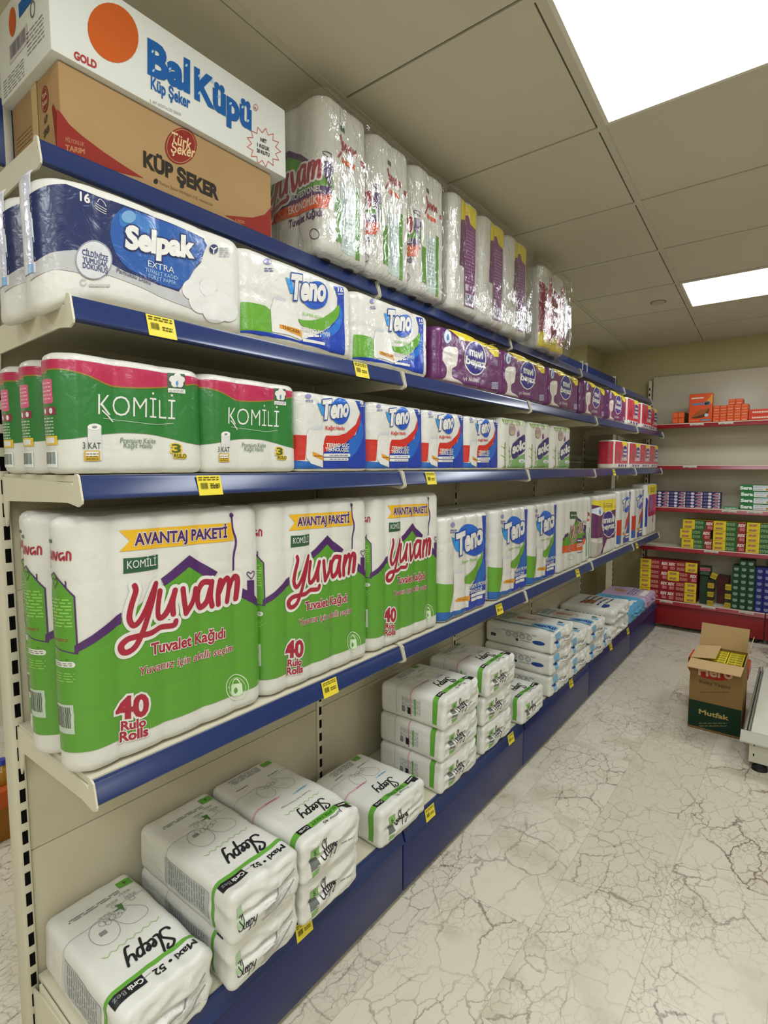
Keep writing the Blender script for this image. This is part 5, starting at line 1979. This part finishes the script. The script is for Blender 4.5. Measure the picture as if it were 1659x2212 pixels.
pile(mf, XBK, 3.127, .117, 2, 'white and blue diaper pack, %s of the lower second blue printed stack', seed=7)
pile(mf, XBK + .01, 3.43, .122, 2, 'white and blue diaper pack, %s of the third blue printed stack', seed=8)
pile(mf, XBK, 3.7, .116, 1, 'white and blue diaper pack lying %s between the third stack and the large pack', seed=9)
for o in COL.objects:
    if o.get('label', '').endswith('between the third stack and the large pack'):
        o.scale.y = .72
sf2 = Surf(.42, .1, .385, .03, .03, nz=.006, nk=8, seed=12, bulge=.01, belly=.003, crush=.014)
A2_ = Art()
A2_.lines(inkp('3d4a6c'), -.15, .1, .12, .3, 5, 2, 8, .35, 4)
A2_.ell(MO, .05, .16, .06, .05, 2)
A2_.ell(MN, .12, .3, .05, .025, 2)
s0 = sf2.a / 2 + sf2.q
A2_.ell(MN, s0 + .02, .06, .012, .03, 2)
A2_.ell(inkp('2f4a5a'), s0 + .03, .2, .008, .008, 2)
A2_.lines(SGY, s0 + .01, .08, s0 + .05, .33, 9, 2, 8, .4, 3)
A2_.rect(inkp('4d5658'), s0 + .022, .24, s0 + .04, .26, 2)
big = make_pack('diaper_pack', sf2, A2_, (XBK, 4.035, ZB + .055), 'large crumpled white diaper pack, bottom of the far pair', 'diaper pack', 'large white packs at the far end', bodymat=SOFT, matrix=LIE, rolls='wrap')
c = copy_tree(big)
c.matrix_world = Matrix.Translation((XBK + .005, 4.03, ZB + .164)) @ LIE
c['label'] = 'large crumpled white diaper pack, top of the far pair'
for W_, Y_, T_, col, lab, sd in ((.5, 4.53, .11, '5da3c9', 'light blue diaper pack near the far end of the base shelf', 21), (.38, 5.0, .1, 'b9a0bd', 'lilac diaper pack at the far tip of the base shelf', 22)):
    s_ = Surf(W_, T_, .38, .03, .03, nz=.008, nk=9, seed=sd, bulge=.01, belly=.003, crush=.014)
    A = Art()
    A.ell(inkp('b98a68'), .0, .13, .07, .05, 2)
    A.rect(inkp('e4e4de'), -.12, .3, .12, .345, 2)
    A.lines(inkp('55708c'), -.15, .2, .12, .27, 3, 2, sd, .4, 4)
    make_pack('diaper_pack', s_, A, (XBK, Y_, ZB + T_ / 2 + .006), lab, 'diaper pack', None, bodymat=mat('soft_pack_' + col, '#' + col, .42, .45, bump=(22, .45, .006)), matrix=LIE, rolls='wrap')

# ------------------------------------------------------------------ red shelving against the far wall
RY = 5.27
RXL, RXR = -1.17, 1.05
RZ = [1.82, 1.462, 1.094, .744, .262]
rf = empty('wall_shelf_frame', (RXL, WALL_Y, 0), 'beige wall shelving frame with red base against the far wall', 'wall shelving frame')
bm = bmesh.new()
bm_box(bm, (RXL, 5.555, .12), (-.212, 5.575, 2.275), 0, .01)
bm_box(bm, (-.208, 5.555, .12), (RXR, 5.575, 2.275), 0, .01)
BPM = mat('back_panel_beige', '#c4bca6', .35, .5, bump=(200, .05, .001))
rel(finish('back_panel', bm, BPM, rf, angle=.6), rf)
for x in (RXL - .02, -.21, RXR):
    bm = bmesh.new()
    bm_box(bm, (x - .012, 5.53, 0), (x + .012, 5.59, 2.24), 0, .003)
    z = .35
    while z < 2.2:
        bm_box(bm, (x - .005, 5.528, z), (x + .005, 5.54, z + .025), 1)
        z += .05
    rel(finish('upright', bm, [CREAM, DARK], rf, angle=.6), rf)
bn = ['top', 'second, empty', 'third', 'fourth', 'lowest']
WT = mat('tag_white', '#e3e0d2', .5, .4)
for (x0, x1, bay) in ((RXL, -.214, 'left'), (-.206, RXR, 'right')):
    for k, z in enumerate(RZ):
        e = empty('wall_shelf', ((x0 + x1) / 2, 5.55, z), 'red edged wall shelf, %s level, %s bay' % (bn[k], bay), 'wall shelf', 'red wall shelves')
        bm = bmesh.new()
        bm_box(bm, (x0, RY + .012, z - .025), (x1, 5.553, z), 0, .002)
        rel(finish('tray', bm, CREAM, e, angle=.6), e)
        bm = bmesh.new()
        extrude_profile_x(bm, [(RY + .02, z + .002), (RY + .016, z + .002), (RY + .013, z - .004), (RY, z - .036), (RY + .003, z - .04), (RY + .02, z - .04)], x0 + .001, x1 - .001)
        rel(finish('front_rail', bm, RED, e, angle=.5), e)
        if k == 4:
            bm = bmesh.new()
            bm_box(bm, (x0, RY + .02, .038), (x1, RY + .032, z - .04), 0, .002)
            rel(finish('kick_panel', bm, REDP, e, angle=.6), e)
            for xx in (x0 + .05, x1 - .05):
                bm = bmesh.new()
                bm_cyl(bm, (xx, RY + .07, 0), .02, .02, .05)
                rel(finish('foot', bm, FOOTM, e, angle=.6), e)
WTI = mat('tag_print', '#4a4844', .7, .2)
wt = Art()
wt.lines(WTI, -.04, -.008, -.006, .004, 2, 2, 3, .6, 5)
wt.lines(mat('tag_print_light', '#a39f94', .7, .2), .008, -.004, .04, .004, 1, 2, 4, .5, 3)
wtm = None
kx, ky = (239 / 1659, 249 / 1659)
for k, px_, py_, where in ((0, 1505, 917, 'below the tall orange box'), (0, 1568, 913, 'below the small orange boxes'), (1, 1490, 1010, 'on the empty shelf'), (2, 1575, 1105, 'below the single green box'), (2, 1630, 1107, 'below the green toothpaste boxes'),
                            (3, 1536, 1196, 'below the yellow and green soap boxes'), (4, 1439, 1303, 'below the red and yellow soap boxes'), (4, 1530, 1314, 'below the gap with tiny yellow boxes'), (4, 1612, 1324, 'below the dark green boxes')):
    p = on_y(px_, py_, RY)
    e = empty('shelf_tag', (p.x, RY + .0055, RZ[k] - .019), 'white shelf label on the red rail ' + where, 'shelf label', 'white shelf labels')
    e.rotation_euler = (math.atan2(.013, .032), 0, 0)
    bm = bmesh.new()
    bm_box(bm, (-.052, -.002, -.016), (.052, 0, .016), 0)
    finish('card', bm, WT, e)
    if wtm is None:
        wtm = build_art('print', wt, lambda u, v, o: Vector((u, -.002 - o, v)), e, 1, cut=(False, False)).data
    else:
        link_mesh('print', wtm, e)


def small_box_mesh(name, w, d, h, m, art, side_m=None):
    """one small printed box standing on its base, front looks -y"""
    bm = bmesh.new()
    bm_box(bm, (-w / 2, -d / 2, 0), (w / 2, d / 2, h), 0, min(w, h) * .03)
    mats = [m]
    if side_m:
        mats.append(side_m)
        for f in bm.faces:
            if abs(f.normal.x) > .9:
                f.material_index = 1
    ids = {x.name: i for i, x in enumerate(mats)}
    for mm, l, tris in art.items:
        if mm.name not in ids:
            ids[mm.name] = len(mats)
            mats.append(mm)
        for t in tris:
            f = bm.faces.new([bm.verts.new((p[0], -d / 2 - .0004 - .0003 * l, p[1])) for p in t])
            f.material_index = ids[mm.name]
            f.normal_update()
            if f.normal.y > 0:
                f.normal_flip()
    me = bpy.data.meshes.new(name)
    bm.to_mesh(me)
    bm.free()
    for x in mats:
        me.materials.append(x)
    return me


def place_box(name, me, loc, label, cat, group, rz=0, ry=0):
    o = link_mesh(name, me)
    o.location = loc
    o.rotation_euler = (0, ry, rz)
    return tag(o, label, cat, group)


def ib(c):
    return mat('box_' + c, '#' + c, .4, .4)


ORN = [ib('e2551c'), ib('d94a18')]
ordn = ['first', 'second', 'third', 'fourth', 'fifth', 'sixth', 'seventh']
rows = ['bottom', 'second', 'third', 'fourth', 'fifth', 'sixth', 'top']
# orange boxes, top level
z = RZ[0]
yb = RY + .012
A = Art()
A.poly(ib('f08a4a'), [(-.018, .036), (.018, .038), (.018, .032), (-.018, .031)], 1)
A.rect(ib('f3b08a'), -.016, .006, .016, .012, 1)
osm = small_box_mesh('orange_box', .0475, .16, .044, ORN[0], A)
A = Art()
A.lines(ib('f08a4a'), -.018, .008, .018, .04, 3, 1, 3, .5, 2)
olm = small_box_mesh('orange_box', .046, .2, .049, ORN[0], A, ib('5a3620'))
for i in range(2):
    for j in range(2):
        place_box('small_orange_box', olm, (-.928 + i * .047, yb + .12, z + j * .0495), 'small orange box, %s %s of the block of four left of the tall box' % (('lower', 'upper')[j], ('left', 'right')[i]), 'soap box', 'block of four orange boxes')
A = Art()
A.poly(ib('e99a2c'), [(.03, .16), (.085, .238), (.086, .16), (.06, .14)], 1)
A.lines(ib('f5e6d8'), -.07, .198, .02, .213, 1, 3, 3, .8, 9)
A.rect(ib('6f86a6'), -.065, .147, .04, .163, 2)
A.ell(ib('5d7597'), .05, .158, .02, .018, 2)
A.ell(ib('2d3446'), .05, .158, .011, .011, 3)
A.poly(ib('a05a24'), [(-.068, .045), (-.02, .095), (.03, .11), (.06, .1), (.035, .06), (-.03, .04)], 2, 3)
A.poly(ib('5b3016'), [(-.068, .042), (.0, .06), (.04, .08), (.06, .115), (.064, .1), (.04, .05), (-.03, .036)], 3, 3)
A.ell(ib('bcd0da'), .045, .06, .014, .014, 4)
A.rect(ib('55698a'), .005, .012, .075, .027, 2)
A.lines(ib('c9d2de'), .01, .015, .07, .024, 1, 3, 3, .4, 5)
A.lines(ib('f3c0a0'), -.08, .014, -.01, .022, 1, 2, 4, .4, 4)
place_box('orange_soap_box', small_box_mesh('tall_orange_box', .174, .05, .242, ORN[0], A), (-.738, yb + .03, z), 'tall orange box with a brown picture standing on the top red shelf', 'soap box', None)
for c in range(5):
    for r_ in range(3):
        place_box('small_orange_box', osm, (-.622 + c * .0492, yb + .09, z + r_ * .0445 + (.002 if c > 1 else 0)), 'small orange box in the stack right of the tall orange box, %s row, %s column' % (rows[r_] if r_ < 2 else 'third', ordn[c]), 'soap box', 'stacked small orange boxes')
for c in range(2):
    place_box('small_orange_box', osm, (-.515 + c * .0495, yb + .09, z + .136), 'small orange box on the very top of the stack, %s of two' % ('left', 'right')[c], 'soap box', 'stacked small orange boxes')
A = Art()
A.lines(ib('f5d8c0'), -.1, .013, .03, .028, 1, 2, 3, .8, 9)
A.ell(ib('e0a03a'), .08, .022, .03, .016, 1)
A.ell(ib('6b3a18'), .1, .024, .016, .01, 2)
ofm = small_box_mesh('orange_flat_box', .25, .07, .043, ib('d93f22'), A)
for r_ in range(2):
    place_box('flat_orange_box', ofm, (-.272, yb + .05, z + r_ * .0435), 'long flat orange box, %s one at the right end of the top red shelf' % ('lower', 'upper')[r_], 'soap box', 'long flat orange boxes')

# third level: purple boxes and green toothpaste boxes
z = RZ[2]
A = Art()
A.rect(ib('6a6a96'), -.058, .008, -.03, .02, 1)
A.ell(ib('d8d3de'), -.012, .014, .014, .011, 1)
A.poly(ib('cfc8d4'), [(.005, .003), (.062, .003), (.062, .024), (.03, .024), (.018, .01)], 1)
A.rect(ib('a04a5a'), .018, .008, .052, .02, 2)
vpm = small_box_mesh('purple_box', .125, .13, .0268, ib('2f2a60'), A)
for c in range(4):
    for r_ in range(5):
        place_box('toothpaste_box', vpm, (-1.012 + c * .1283, yb + .075, z + r_ * .0272), 'flat dark purple and white box, %s row, %s column of the low purple stack' % (rows[r_] if r_ < 4 else 'top', ordn[c]), 'toothpaste box', 'flat purple boxes')
A = Art()
A.rect(ib('d5dcdc'), -.01, .004, .1, .047, 1)
A.text(ib('e6f0e4'), 'Sera', (-.096, .014), (-.018, .014), .024, 2, .06)
A.lines(ib('8a9ab8'), .0, .03, .09, .042, 2, 2, 3, .4, 3)
A.lines(ib('b06a72'), .0, .012, .06, .02, 1, 2, 3, .4, 3)
A.rect(ib('b08a4a'), .075, .008, .1, .024, 2)
srm = small_box_mesh('green_box', .2, .1, .0505, ib('23763a'), A)
for r_ in range(4):
    place_box('toothpaste_box', srm, (-.322 - (.008 if r_ == 3 else 0), yb + .065, z + r_ * .0515), 'green and white box with a four letter white word, %s of the stack of four' % ('bottom', 'second', 'third', 'top')[r_], 'toothpaste box', 'green and white boxes')
A = Art()
A.lines(ib('d8e6dc'), -.04, .004, .04, .014, 1, 1, 3, .5, 3)
place_box('toothpaste_box', small_box_mesh('flat_green_box', .112, .1, .019, ib('4f9a6a'), A), (-.487, yb + .07, z), 'single flat light green box beside the green and white stack', 'toothpaste box', None)

# fourth and lowest levels: printed soap cartons


def soap(kind):
    A = Art()
    w, h = .226, .082
    s_ = -1 if kind == 'redflip' else 1

    def X(a, b):
        return (min(a * s_, b * s_), max(a * s_, b * s_))
    yx = X(-.113, -.023)
    A.rect(ib('e0c81e'), yx[0], .001, yx[1], h - .001, 1)
    for zz in (.008, .048):
        ya = X(-.1, -.042)
        A.poly(ib('c9a45c'), [(ya[0], zz), (ya[1], zz + .002), (ya[1], zz + .025), (ya[0], zz + .022)], 2)
        A.lines(ib('8c2f24'), ya[0] + .004, zz + .004, ya[1] - .004, zz + .02, 2, 3, 3, .5, 2)
    mid = ib('2c5a2c') if kind == 'green' else ib('8c1c20')
    mx_ = X(-.022, .06)
    A.rect(mid, mx_[0], .001, mx_[1], h - .001, 1)
    lt = ib('9fc08a') if kind == 'green' else ib('d8a890')
    for zz in (.008, .046):
        lx = X(-.018, .042)
        A.lines(lt, lx[0], zz, lx[1], zz + .026, 3, 2, 4 + int(zz * 100), .5, 3)
    rx = X(.06, .113)
    A.rect(ib('96202a'), rx[0], .001, rx[1], h - .001, 1)
    tx = X(.062, .108)
    A.text(ib('ecd9cc'), 'REX', (tx[0], .044), (tx[1], .044), .022, 3, .05, .2)
    A.text(ib('d08080'), '80', (tx[0] + .012, .01), (tx[1], .01), .024, 3, .04)
    return small_box_mesh('soap_carton', w, .16, h, ib('b0a024') if kind == 'green' else ib('8c1c20'), A)


sgm, srdm, srf = soap('green'), soap('red'), soap('redflip')
z = RZ[3]
for c in range(3):
    for r_ in range(3):
        dx = (-.015 if r_ == 1 else .004 if r_ == 2 else 0) if c == 0 else 0
        place_box('soap_carton', sgm, (-.722 + c * .2335 + dx, yb + .09, z + r_ * .0828), 'yellow, green and red soap carton, %s row, %s column on the fourth red shelf' % (('bottom', 'middle', 'top')[r_], ('left', 'middle', 'right')[c]), 'soap carton', 'yellow green and red soap cartons')
z = RZ[4]
for c in range(2):
    for r_ in range(4):
        flip = (c == 1 and r_ != 2)
        place_box('soap_carton', srf if flip else srdm, (-1.047 + c * .2275, yb + .09, z + r_ * .0885 + .002), 'red and yellow soap carton, %s row, %s column on the lowest red shelf' % (rows[r_] if r_ < 3 else 'top', ('left', 'right')[c]), 'soap carton', 'red and yellow soap cartons').scale = (1, 1, 1.06)
# the thinned out column with tiny yellow boxes in front of deeper cartons
A = Art()
A.lines(ib('7d6c1c'), -.018, .01, .018, .036, 3, 1, 3, .5, 2)
tym = small_box_mesh('tiny_yellow_box', .045, .045, .045, ib('c3ab2a'), A)
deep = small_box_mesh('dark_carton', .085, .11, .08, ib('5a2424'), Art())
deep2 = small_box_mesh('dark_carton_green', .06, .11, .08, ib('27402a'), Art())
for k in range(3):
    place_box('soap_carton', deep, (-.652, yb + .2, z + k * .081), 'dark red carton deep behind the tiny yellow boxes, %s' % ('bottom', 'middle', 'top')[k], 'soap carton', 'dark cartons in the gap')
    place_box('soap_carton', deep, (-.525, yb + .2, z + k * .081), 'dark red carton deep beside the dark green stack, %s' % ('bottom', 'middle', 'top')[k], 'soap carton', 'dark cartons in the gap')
A = Art()
A.rect(ib('b5636c'), -.038, .04, .038, .068, 1)
A.lines(ib('8a2a38'), -.03, .046, .03, .06, 1, 2, 3, .5, 3)
A.lines(ib('6c8a70'), -.03, .008, .03, .034, 2, 2, 4, .4, 3)
place_box('soap_carton', small_box_mesh('pink_green_carton', .082, .09, .076, ib('1d3a28'), A), (-.652, yb + .09, z + .25), 'dark green and pink carton beside the red and yellow stack', 'soap carton', None)
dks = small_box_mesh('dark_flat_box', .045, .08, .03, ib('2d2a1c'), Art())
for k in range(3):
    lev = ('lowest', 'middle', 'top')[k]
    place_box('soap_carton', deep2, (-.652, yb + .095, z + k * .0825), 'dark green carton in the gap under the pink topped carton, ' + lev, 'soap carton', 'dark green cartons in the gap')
    place_box('tiny_yellow_box', tym, (-.602, yb + .04, z + k * .0755), 'tiny yellow box left of the gap, %s one' % lev, 'soap box', 'tiny yellow boxes')
    place_box('tiny_yellow_box', tym, (-.474, yb + .04, z + k * .0755), 'tiny yellow box beside the dark green boxes, %s one' % lev, 'soap box', 'tiny yellow boxes beside the green boxes')
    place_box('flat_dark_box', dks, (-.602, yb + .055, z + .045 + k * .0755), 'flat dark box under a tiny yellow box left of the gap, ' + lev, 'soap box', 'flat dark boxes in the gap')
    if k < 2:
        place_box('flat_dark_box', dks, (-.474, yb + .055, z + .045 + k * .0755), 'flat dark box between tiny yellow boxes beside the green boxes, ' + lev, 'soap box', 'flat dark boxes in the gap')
place_box('tiny_yellow_box', tym, (-.592, yb + .045, z + .234), 'tiny yellow box leaning crookedly on top of the left small stack', 'soap box', 'tiny yellow boxes', 0, .35)
for colr, colr2, n, x0, gl, word in (('14402a', '8fa39a', 3, -.424, 'dark green boxes', 'dark green'), ('20256e', '8a8fb0', 2, -.262, 'dark blue boxes', 'dark blue')):
    A = Art()
    A.poly(ib(colr2), [(-.014, .036), (.014, .036), (.014, .018), (0, .012), (-.014, .018)], 1, 2)
    A.lines(ib(colr), -.01, .02, .01, .032, 2, 2, 3, .3, 1)
    bmx = small_box_mesh('box_' + word.replace(' ', '_'), .0525, .14, .0515, ib(colr), A)
    for c in range(n):
        for r_ in range(7):
            place_box('boxed_soap', bmx, (x0 + c * .0533, yb + .08, z + r_ * .0522), '%s box with a pale shield, %s row from the bottom, %s column' % (word, ordn[r_], ordn[c]), 'soap box', gl)
    if n == 3:
        for c in range(2):
            place_box('boxed_soap', bmx, (x0 + .045 + c * .0535, yb + .08, z + 7 * .0522), 'dark green box lying on top of the green stack, %s one' % ('left', 'right')[c], 'soap box', gl)

# ------------------------------------------------------------------ open carton on the floor
cx0, cx1, cy0, cy1, chh = -.458, -.21, 3.345, 3.62, .395
e = empty('open_carton', ((cx0 + cx1) / 2, (cy0 + cy1) / 2, 0), 'open brown carton with a dark green lower half standing on the floor', 'carton')
IN = mat('cardboard_inside', '#bfa173', .85, .15, bump=(140, .1, .0015))
t = .004
bm = bmesh.new()
bm_box(bm, (cx0, cy0, .002), (cx1, cy0 + t, chh))
bm_box(bm, (cx0, cy1 - t, .002), (cx1, cy1, chh))
bm_box(bm, (cx0, cy0 + t, .002), (cx0 + t, cy1 - t, chh))
bm_box(bm, (cx1 - t, cy0 + t, .002), (cx1, cy1 - t, chh))
bm_box(bm, (cx0, cy0, 0), (cx1, cy1, .004))
rel(finish('box_body', bm, mat('cardboard_shaded', '#87693f', .8, .2, bump=(120, .12, .0015), var=(4, .06)), e), e)  # darker copy of the cardboard: this carton's shade is put into the colour


def flap(p, q, d, th=.0035):
    """a cardboard flap hinged on p-q, reaching out by d"""
    bm = bmesh.new()
    p, q, d = Vector(p), Vector(q), Vector(d)
    n = (q - p).cross(d).normalized() * th
    a = [bm.verts.new(v) for v in (p, q, q + d, p + d)]
    b = [bm.verts.new(v + n) for v in (p, q, q + d, p + d)]
    fs = [bm.faces.new(a), bm.faces.new(b[::-1])]
    for i in range(4):
        fs.append(bm.faces.new((a[i], b[i], b[(i + 1) % 4], a[(i + 1) % 4])))
    bmesh.ops.recalc_face_normals(bm, faces=fs)
    rel(finish('flap', bm, IN, e), e)


flap((cx0, cy0 - .001, chh), (cx1, cy0 - .001, chh), (-.008, -.07, -.03))
flap((cx0 + .006, cy1, chh), (cx1 - .006, cy1, chh), (.004, .03, .13))
flap((cx0 - .001, cy0 + .01, chh + .001), (cx0 - .001, cy1 - .01, chh + .001), (.118, -.004, .018))
flap((cx1 + .001, cy1 - .006, chh), (cx1 + .001, cy0 + .03, chh), (.022, .0, .1))
A = Art(lambda x, y: (lambda q: (q.x, q.z))(on_y(1470 + x * .11393, 1400 + y * .11393, cy0)), -1)
A.items.append((inkc('16301f'), 1, [[(cx0 + .001, .012), (cx1 - .001, .012), (cx1 - .001, .16)], [(cx0 + .001, .012), (cx1 - .001, .16), (cx0 + .001, .16)]]))
A.poly(inkc('9c2a20'), [(318, 360), (1000, 500), (990, 540), (900, 595), (780, 622), (600, 600), (420, 555), (325, 505)], 1)
A.text(inkc('c9a98c'), 'Hero', (345, 505), (985, 590), 190, 2, .03)
A.text(inkc('4d4426'), 'Kolay Yaşam', (365, 655), (940, 775), 60, 2, .02)
A.lines(inkc('55481f'), 375, 820, 930, 850, 1, 2, 3, .4, 9)
A.text(inkc('b39a5a'), 'Mutfak', (355, 1235), (905, 1370), 85, 3, .028)
A.lines(inkc('7d7a4a'), 350, 1400, 880, 1500, 2, 3, 3, .35, 6)
A.rect(mat('clear_tape', '#c4a673', .25, .5), 490, 420, 720, 1500, 1)
A.items.pop()
A.poly(mat('brown_tape', '#8a744c', .2, .5), [(492, 520), (715, 560), (730, 1520), (500, 1470)], 2) if False else None
o = carton_face('print', A, cy0, None, '-y')
rel(o, e).parent = e
A = Art()
A.lines(ib('8a7a1c'), -.03, .004, .03, .034, 5, 1, 5, .4, 2)
ybm = small_box_mesh('yellow_carton', .072, .038, .04, ib('dccb2c'), A)
for i in range(3):
    for j in range(6):
        o = place_box('yellow_soap_box', ybm, (cx0 + .045 + i * .077, cy0 + .028 + j * .043, chh - .07), 'yellow soap box inside the open floor carton, %s row from the front, %s column' % (ordn[j], ordn[i]), 'soap box', 'yellow boxes in the floor carton')
# print faces up on these: lay them on their backs
for o in COL.objects:
    if o.name.startswith('yellow_soap_box'):
        o.rotation_euler = (-math.pi / 2, 0, 0)
        o.location.z = chh - .03

# orange basket behind the carton: tapered body, wide rim
e = empty('orange_basket', (-.335, 3.75, 0), 'orange plastic basket standing behind the open floor carton', 'basket')
OB = mat('orange_basket_plastic', '#c23a1a', .4, .5)
b0 = (on_y(1486, 1440, 3.66).x, 3.66, on_y(1617, 1450, 3.66).x, 3.84)
rz0, rz1 = on_y(1617, 1468, 3.66).z, on_y(1617, 1444, 3.66).z
bm = bmesh.new()
ins = .09


def bring(f, z, d=0):
    k = ins * (1 - f) + d
    return [bm.verts.new(v) for v in ((b0[0] + k, b0[1] + k, z), (b0[2] - k, b0[1] + k, z), (b0[2] - k, b0[3] - k, z), (b0[0] + k, b0[3] - k, z))]


levels = [bring(i / 6, .004 + (rz0 - .004) * i / 6) for i in range(7)]
inner = [bring(i / 6, .004 + (rz0 - .004) * i / 6, .005) for i in range(7)]
for L1, L2, fl in ((levels, levels[1:], 1), (inner, inner[1:], -1)):
    for r0, r1 in zip(L1, L2):
        for i in range(4):
            j = (i + 1) % 4
            bm.faces.new((r0[i], r0[j], r1[j], r1[i])[::fl])
bm.faces.new(levels[0][::-1])
bm.faces.new(inner[0])
for i in range(4):
    j = (i + 1) % 4
    bm.faces.new((levels[-1][i], levels[-1][j], inner[-1][j], inner[-1][i]))
rel(finish('basket_body', bm, OB, e), e)
bm = bmesh.new()
for x0, y0, x1, y1 in ((b0[0], b0[1], b0[0] + .015, b0[3]), (b0[2] - .015, b0[1], b0[2], b0[3]), (b0[0], b0[1], b0[2], b0[1] + .015), (b0[0], b0[3] - .015, b0[2], b0[3])):
    bm_box(bm, (x0, y0, rz0), (x1, y1, rz1), 0, .004)
rel(finish('rim', bm, OB, e, angle=.6), e)

# ------------------------------------------------------------------ white display base at the right edge
e = empty('display_base', (-.17, 3.0, 0), 'low white metal display base on a black foot at the right edge', 'display base')
WM = mat('white_metal', '#d9d7c6', .4, .45, var=(3, .03))
x0, x1, y0, y1 = -.155, .85, 3.05, 4.1
bm = bmesh.new()
bm_box(bm, (x0 + .004, y0 + .01, .165), (x1, y1, .178), 0, .003)
rel(finish('tray', bm, WM, e, angle=.6), e)
bm = bmesh.new()
extrude_profile_x(bm, [(y0 + .012, .178), (y0 - .004, .176), (y0 - .05, .148), (y0 - .05, .142), (y0 - .03, .138), (y0 + .012, .14)], x0 - .036, x1)
rel(finish('front_lip', bm, mat('grey_white_metal', '#b7b4a2', .45, .4), e), e)
bm = bmesh.new()
bm_box(bm, (x0, y0 + .006, .03), (x1, y0 + .016, .142), 0, .002)
for zz in (.112, .062):
    bm_box(bm, (x0 + .017, y0 + .0052, zz), (x0 + .022, y0 + .0062, zz + .012), 1)
rel(finish('front_panel', bm, [WM, DARK], e, angle=.6), e)
bm = bmesh.new()
bm_box(bm, (x0, y0 + .016, .045), (x0 + .008, y1, .165), 0, .002)
rel(finish('side_panel', bm, WM, e, angle=.6), e)
bm = bmesh.new()
bm_box(bm, (x0 - .008, y0 + .02, .15), (x0 - .002, y1, .186), 0, .002)
bm_box(bm, (x0 - .024, y0 + .02, .15), (x0 - .014, y1, .182), 0, .002)
bm_box(bm, (x0 - .024, y0 + .02, .15), (x0 - .002, y1, .154), 0)
rel(finish('side_rail', bm, mat('rail_aluminium', '#a8aa9c', .3, .5, metal=.6), e, angle=.6), e)
for xx, yy in ((x0 + .045, y0 + .015), (x0 + .045, y1 - .06), (x1 - .05, y0 + .03)):
    bm = bmesh.new()
    bm_cyl(bm, (xx, yy, 0), .034, .03, .016)
    bm_cyl(bm, (xx, yy, .016), .03, .012, .012)
    bm_cyl(bm, (xx, yy, .028), .008, .008, .13)
    rel(finish('foot', bm, FOOTM, e, angle=.6), e)

# crumpled bag on the floor at the right edge
bp_ = on_z(1664, 1412, 0)
sfb = Surf(.16, .14, .2, .05, .05, nz=.02, nk=14, seed=31, bulge=.03)
e = empty('plastic_bag', (bp_.x + .06, bp_.y, .001), 'grey translucent plastic bag on the floor at the right picture edge', 'bag')
sfb.body('bag_film', mat('bag_grey', '#8c8f96', .3, .5, coat=.4, bump=(30, .8, .01)), e, ds=.012, dv=.012)

# ------------------------------------------------------------------ what shows through beyond the near upright: goods of the other aisle
q = on_z(6, 1806, .0)
e = empty('floor_carton', (q.x, q.y, 0), 'orange and brown carton on the floor beyond the near upright', 'carton')
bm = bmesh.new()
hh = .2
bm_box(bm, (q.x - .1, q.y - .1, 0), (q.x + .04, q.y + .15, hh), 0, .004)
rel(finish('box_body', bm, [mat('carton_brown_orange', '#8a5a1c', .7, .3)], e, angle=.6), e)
bm = bmesh.new()
bm_box(bm, (q.x - .102, q.y - .104, hh * .66), (q.x + .043, q.y + .152, hh + .002), 0, .004)
rel(finish('lid', bm, mat('lid_orange', '#b5521e', .6, .3), e, angle=.6), e)
cp = on_x(4, 1646, q.x - .03)
e = empty('bottle', (cp.x, cp.y, hh + .003), 'oil bottle with a blue cap standing on the carton beyond the near upright', 'bottle')
e.scale = (1, 1, max(.6, (cp.z - hh) / .122))
bm = bmesh.new()
prof = [(.03, 0), (.032, .01), (.032, .06), (.024, .085), (.013, .1), (.013, .11)]
ring0 = None
for r_, z_ in prof:
    ring = [bm.verts.new((r_ * math.cos(2 * math.pi * i / 18), r_ * math.sin(2 * math.pi * i / 18), z_)) for i in range(18)]
    if ring0:
        for i in range(18):
            bm.faces.new((ring0[i], ring0[(i + 1) % 18], ring[(i + 1) % 18], ring[i]))
    ring0 = ring
bm.faces.new(ring0)
finish('bottle_body', bm, mat('oil_amber', '#a3761c', .15, .5), e, smooth=True)
bm = bmesh.new()
bm_cyl(bm, (0, 0, .108), .018, .016, .026)
finish('cap', bm, mat('cap_blue', '#2036a0', .35, .5), e, angle=.6)
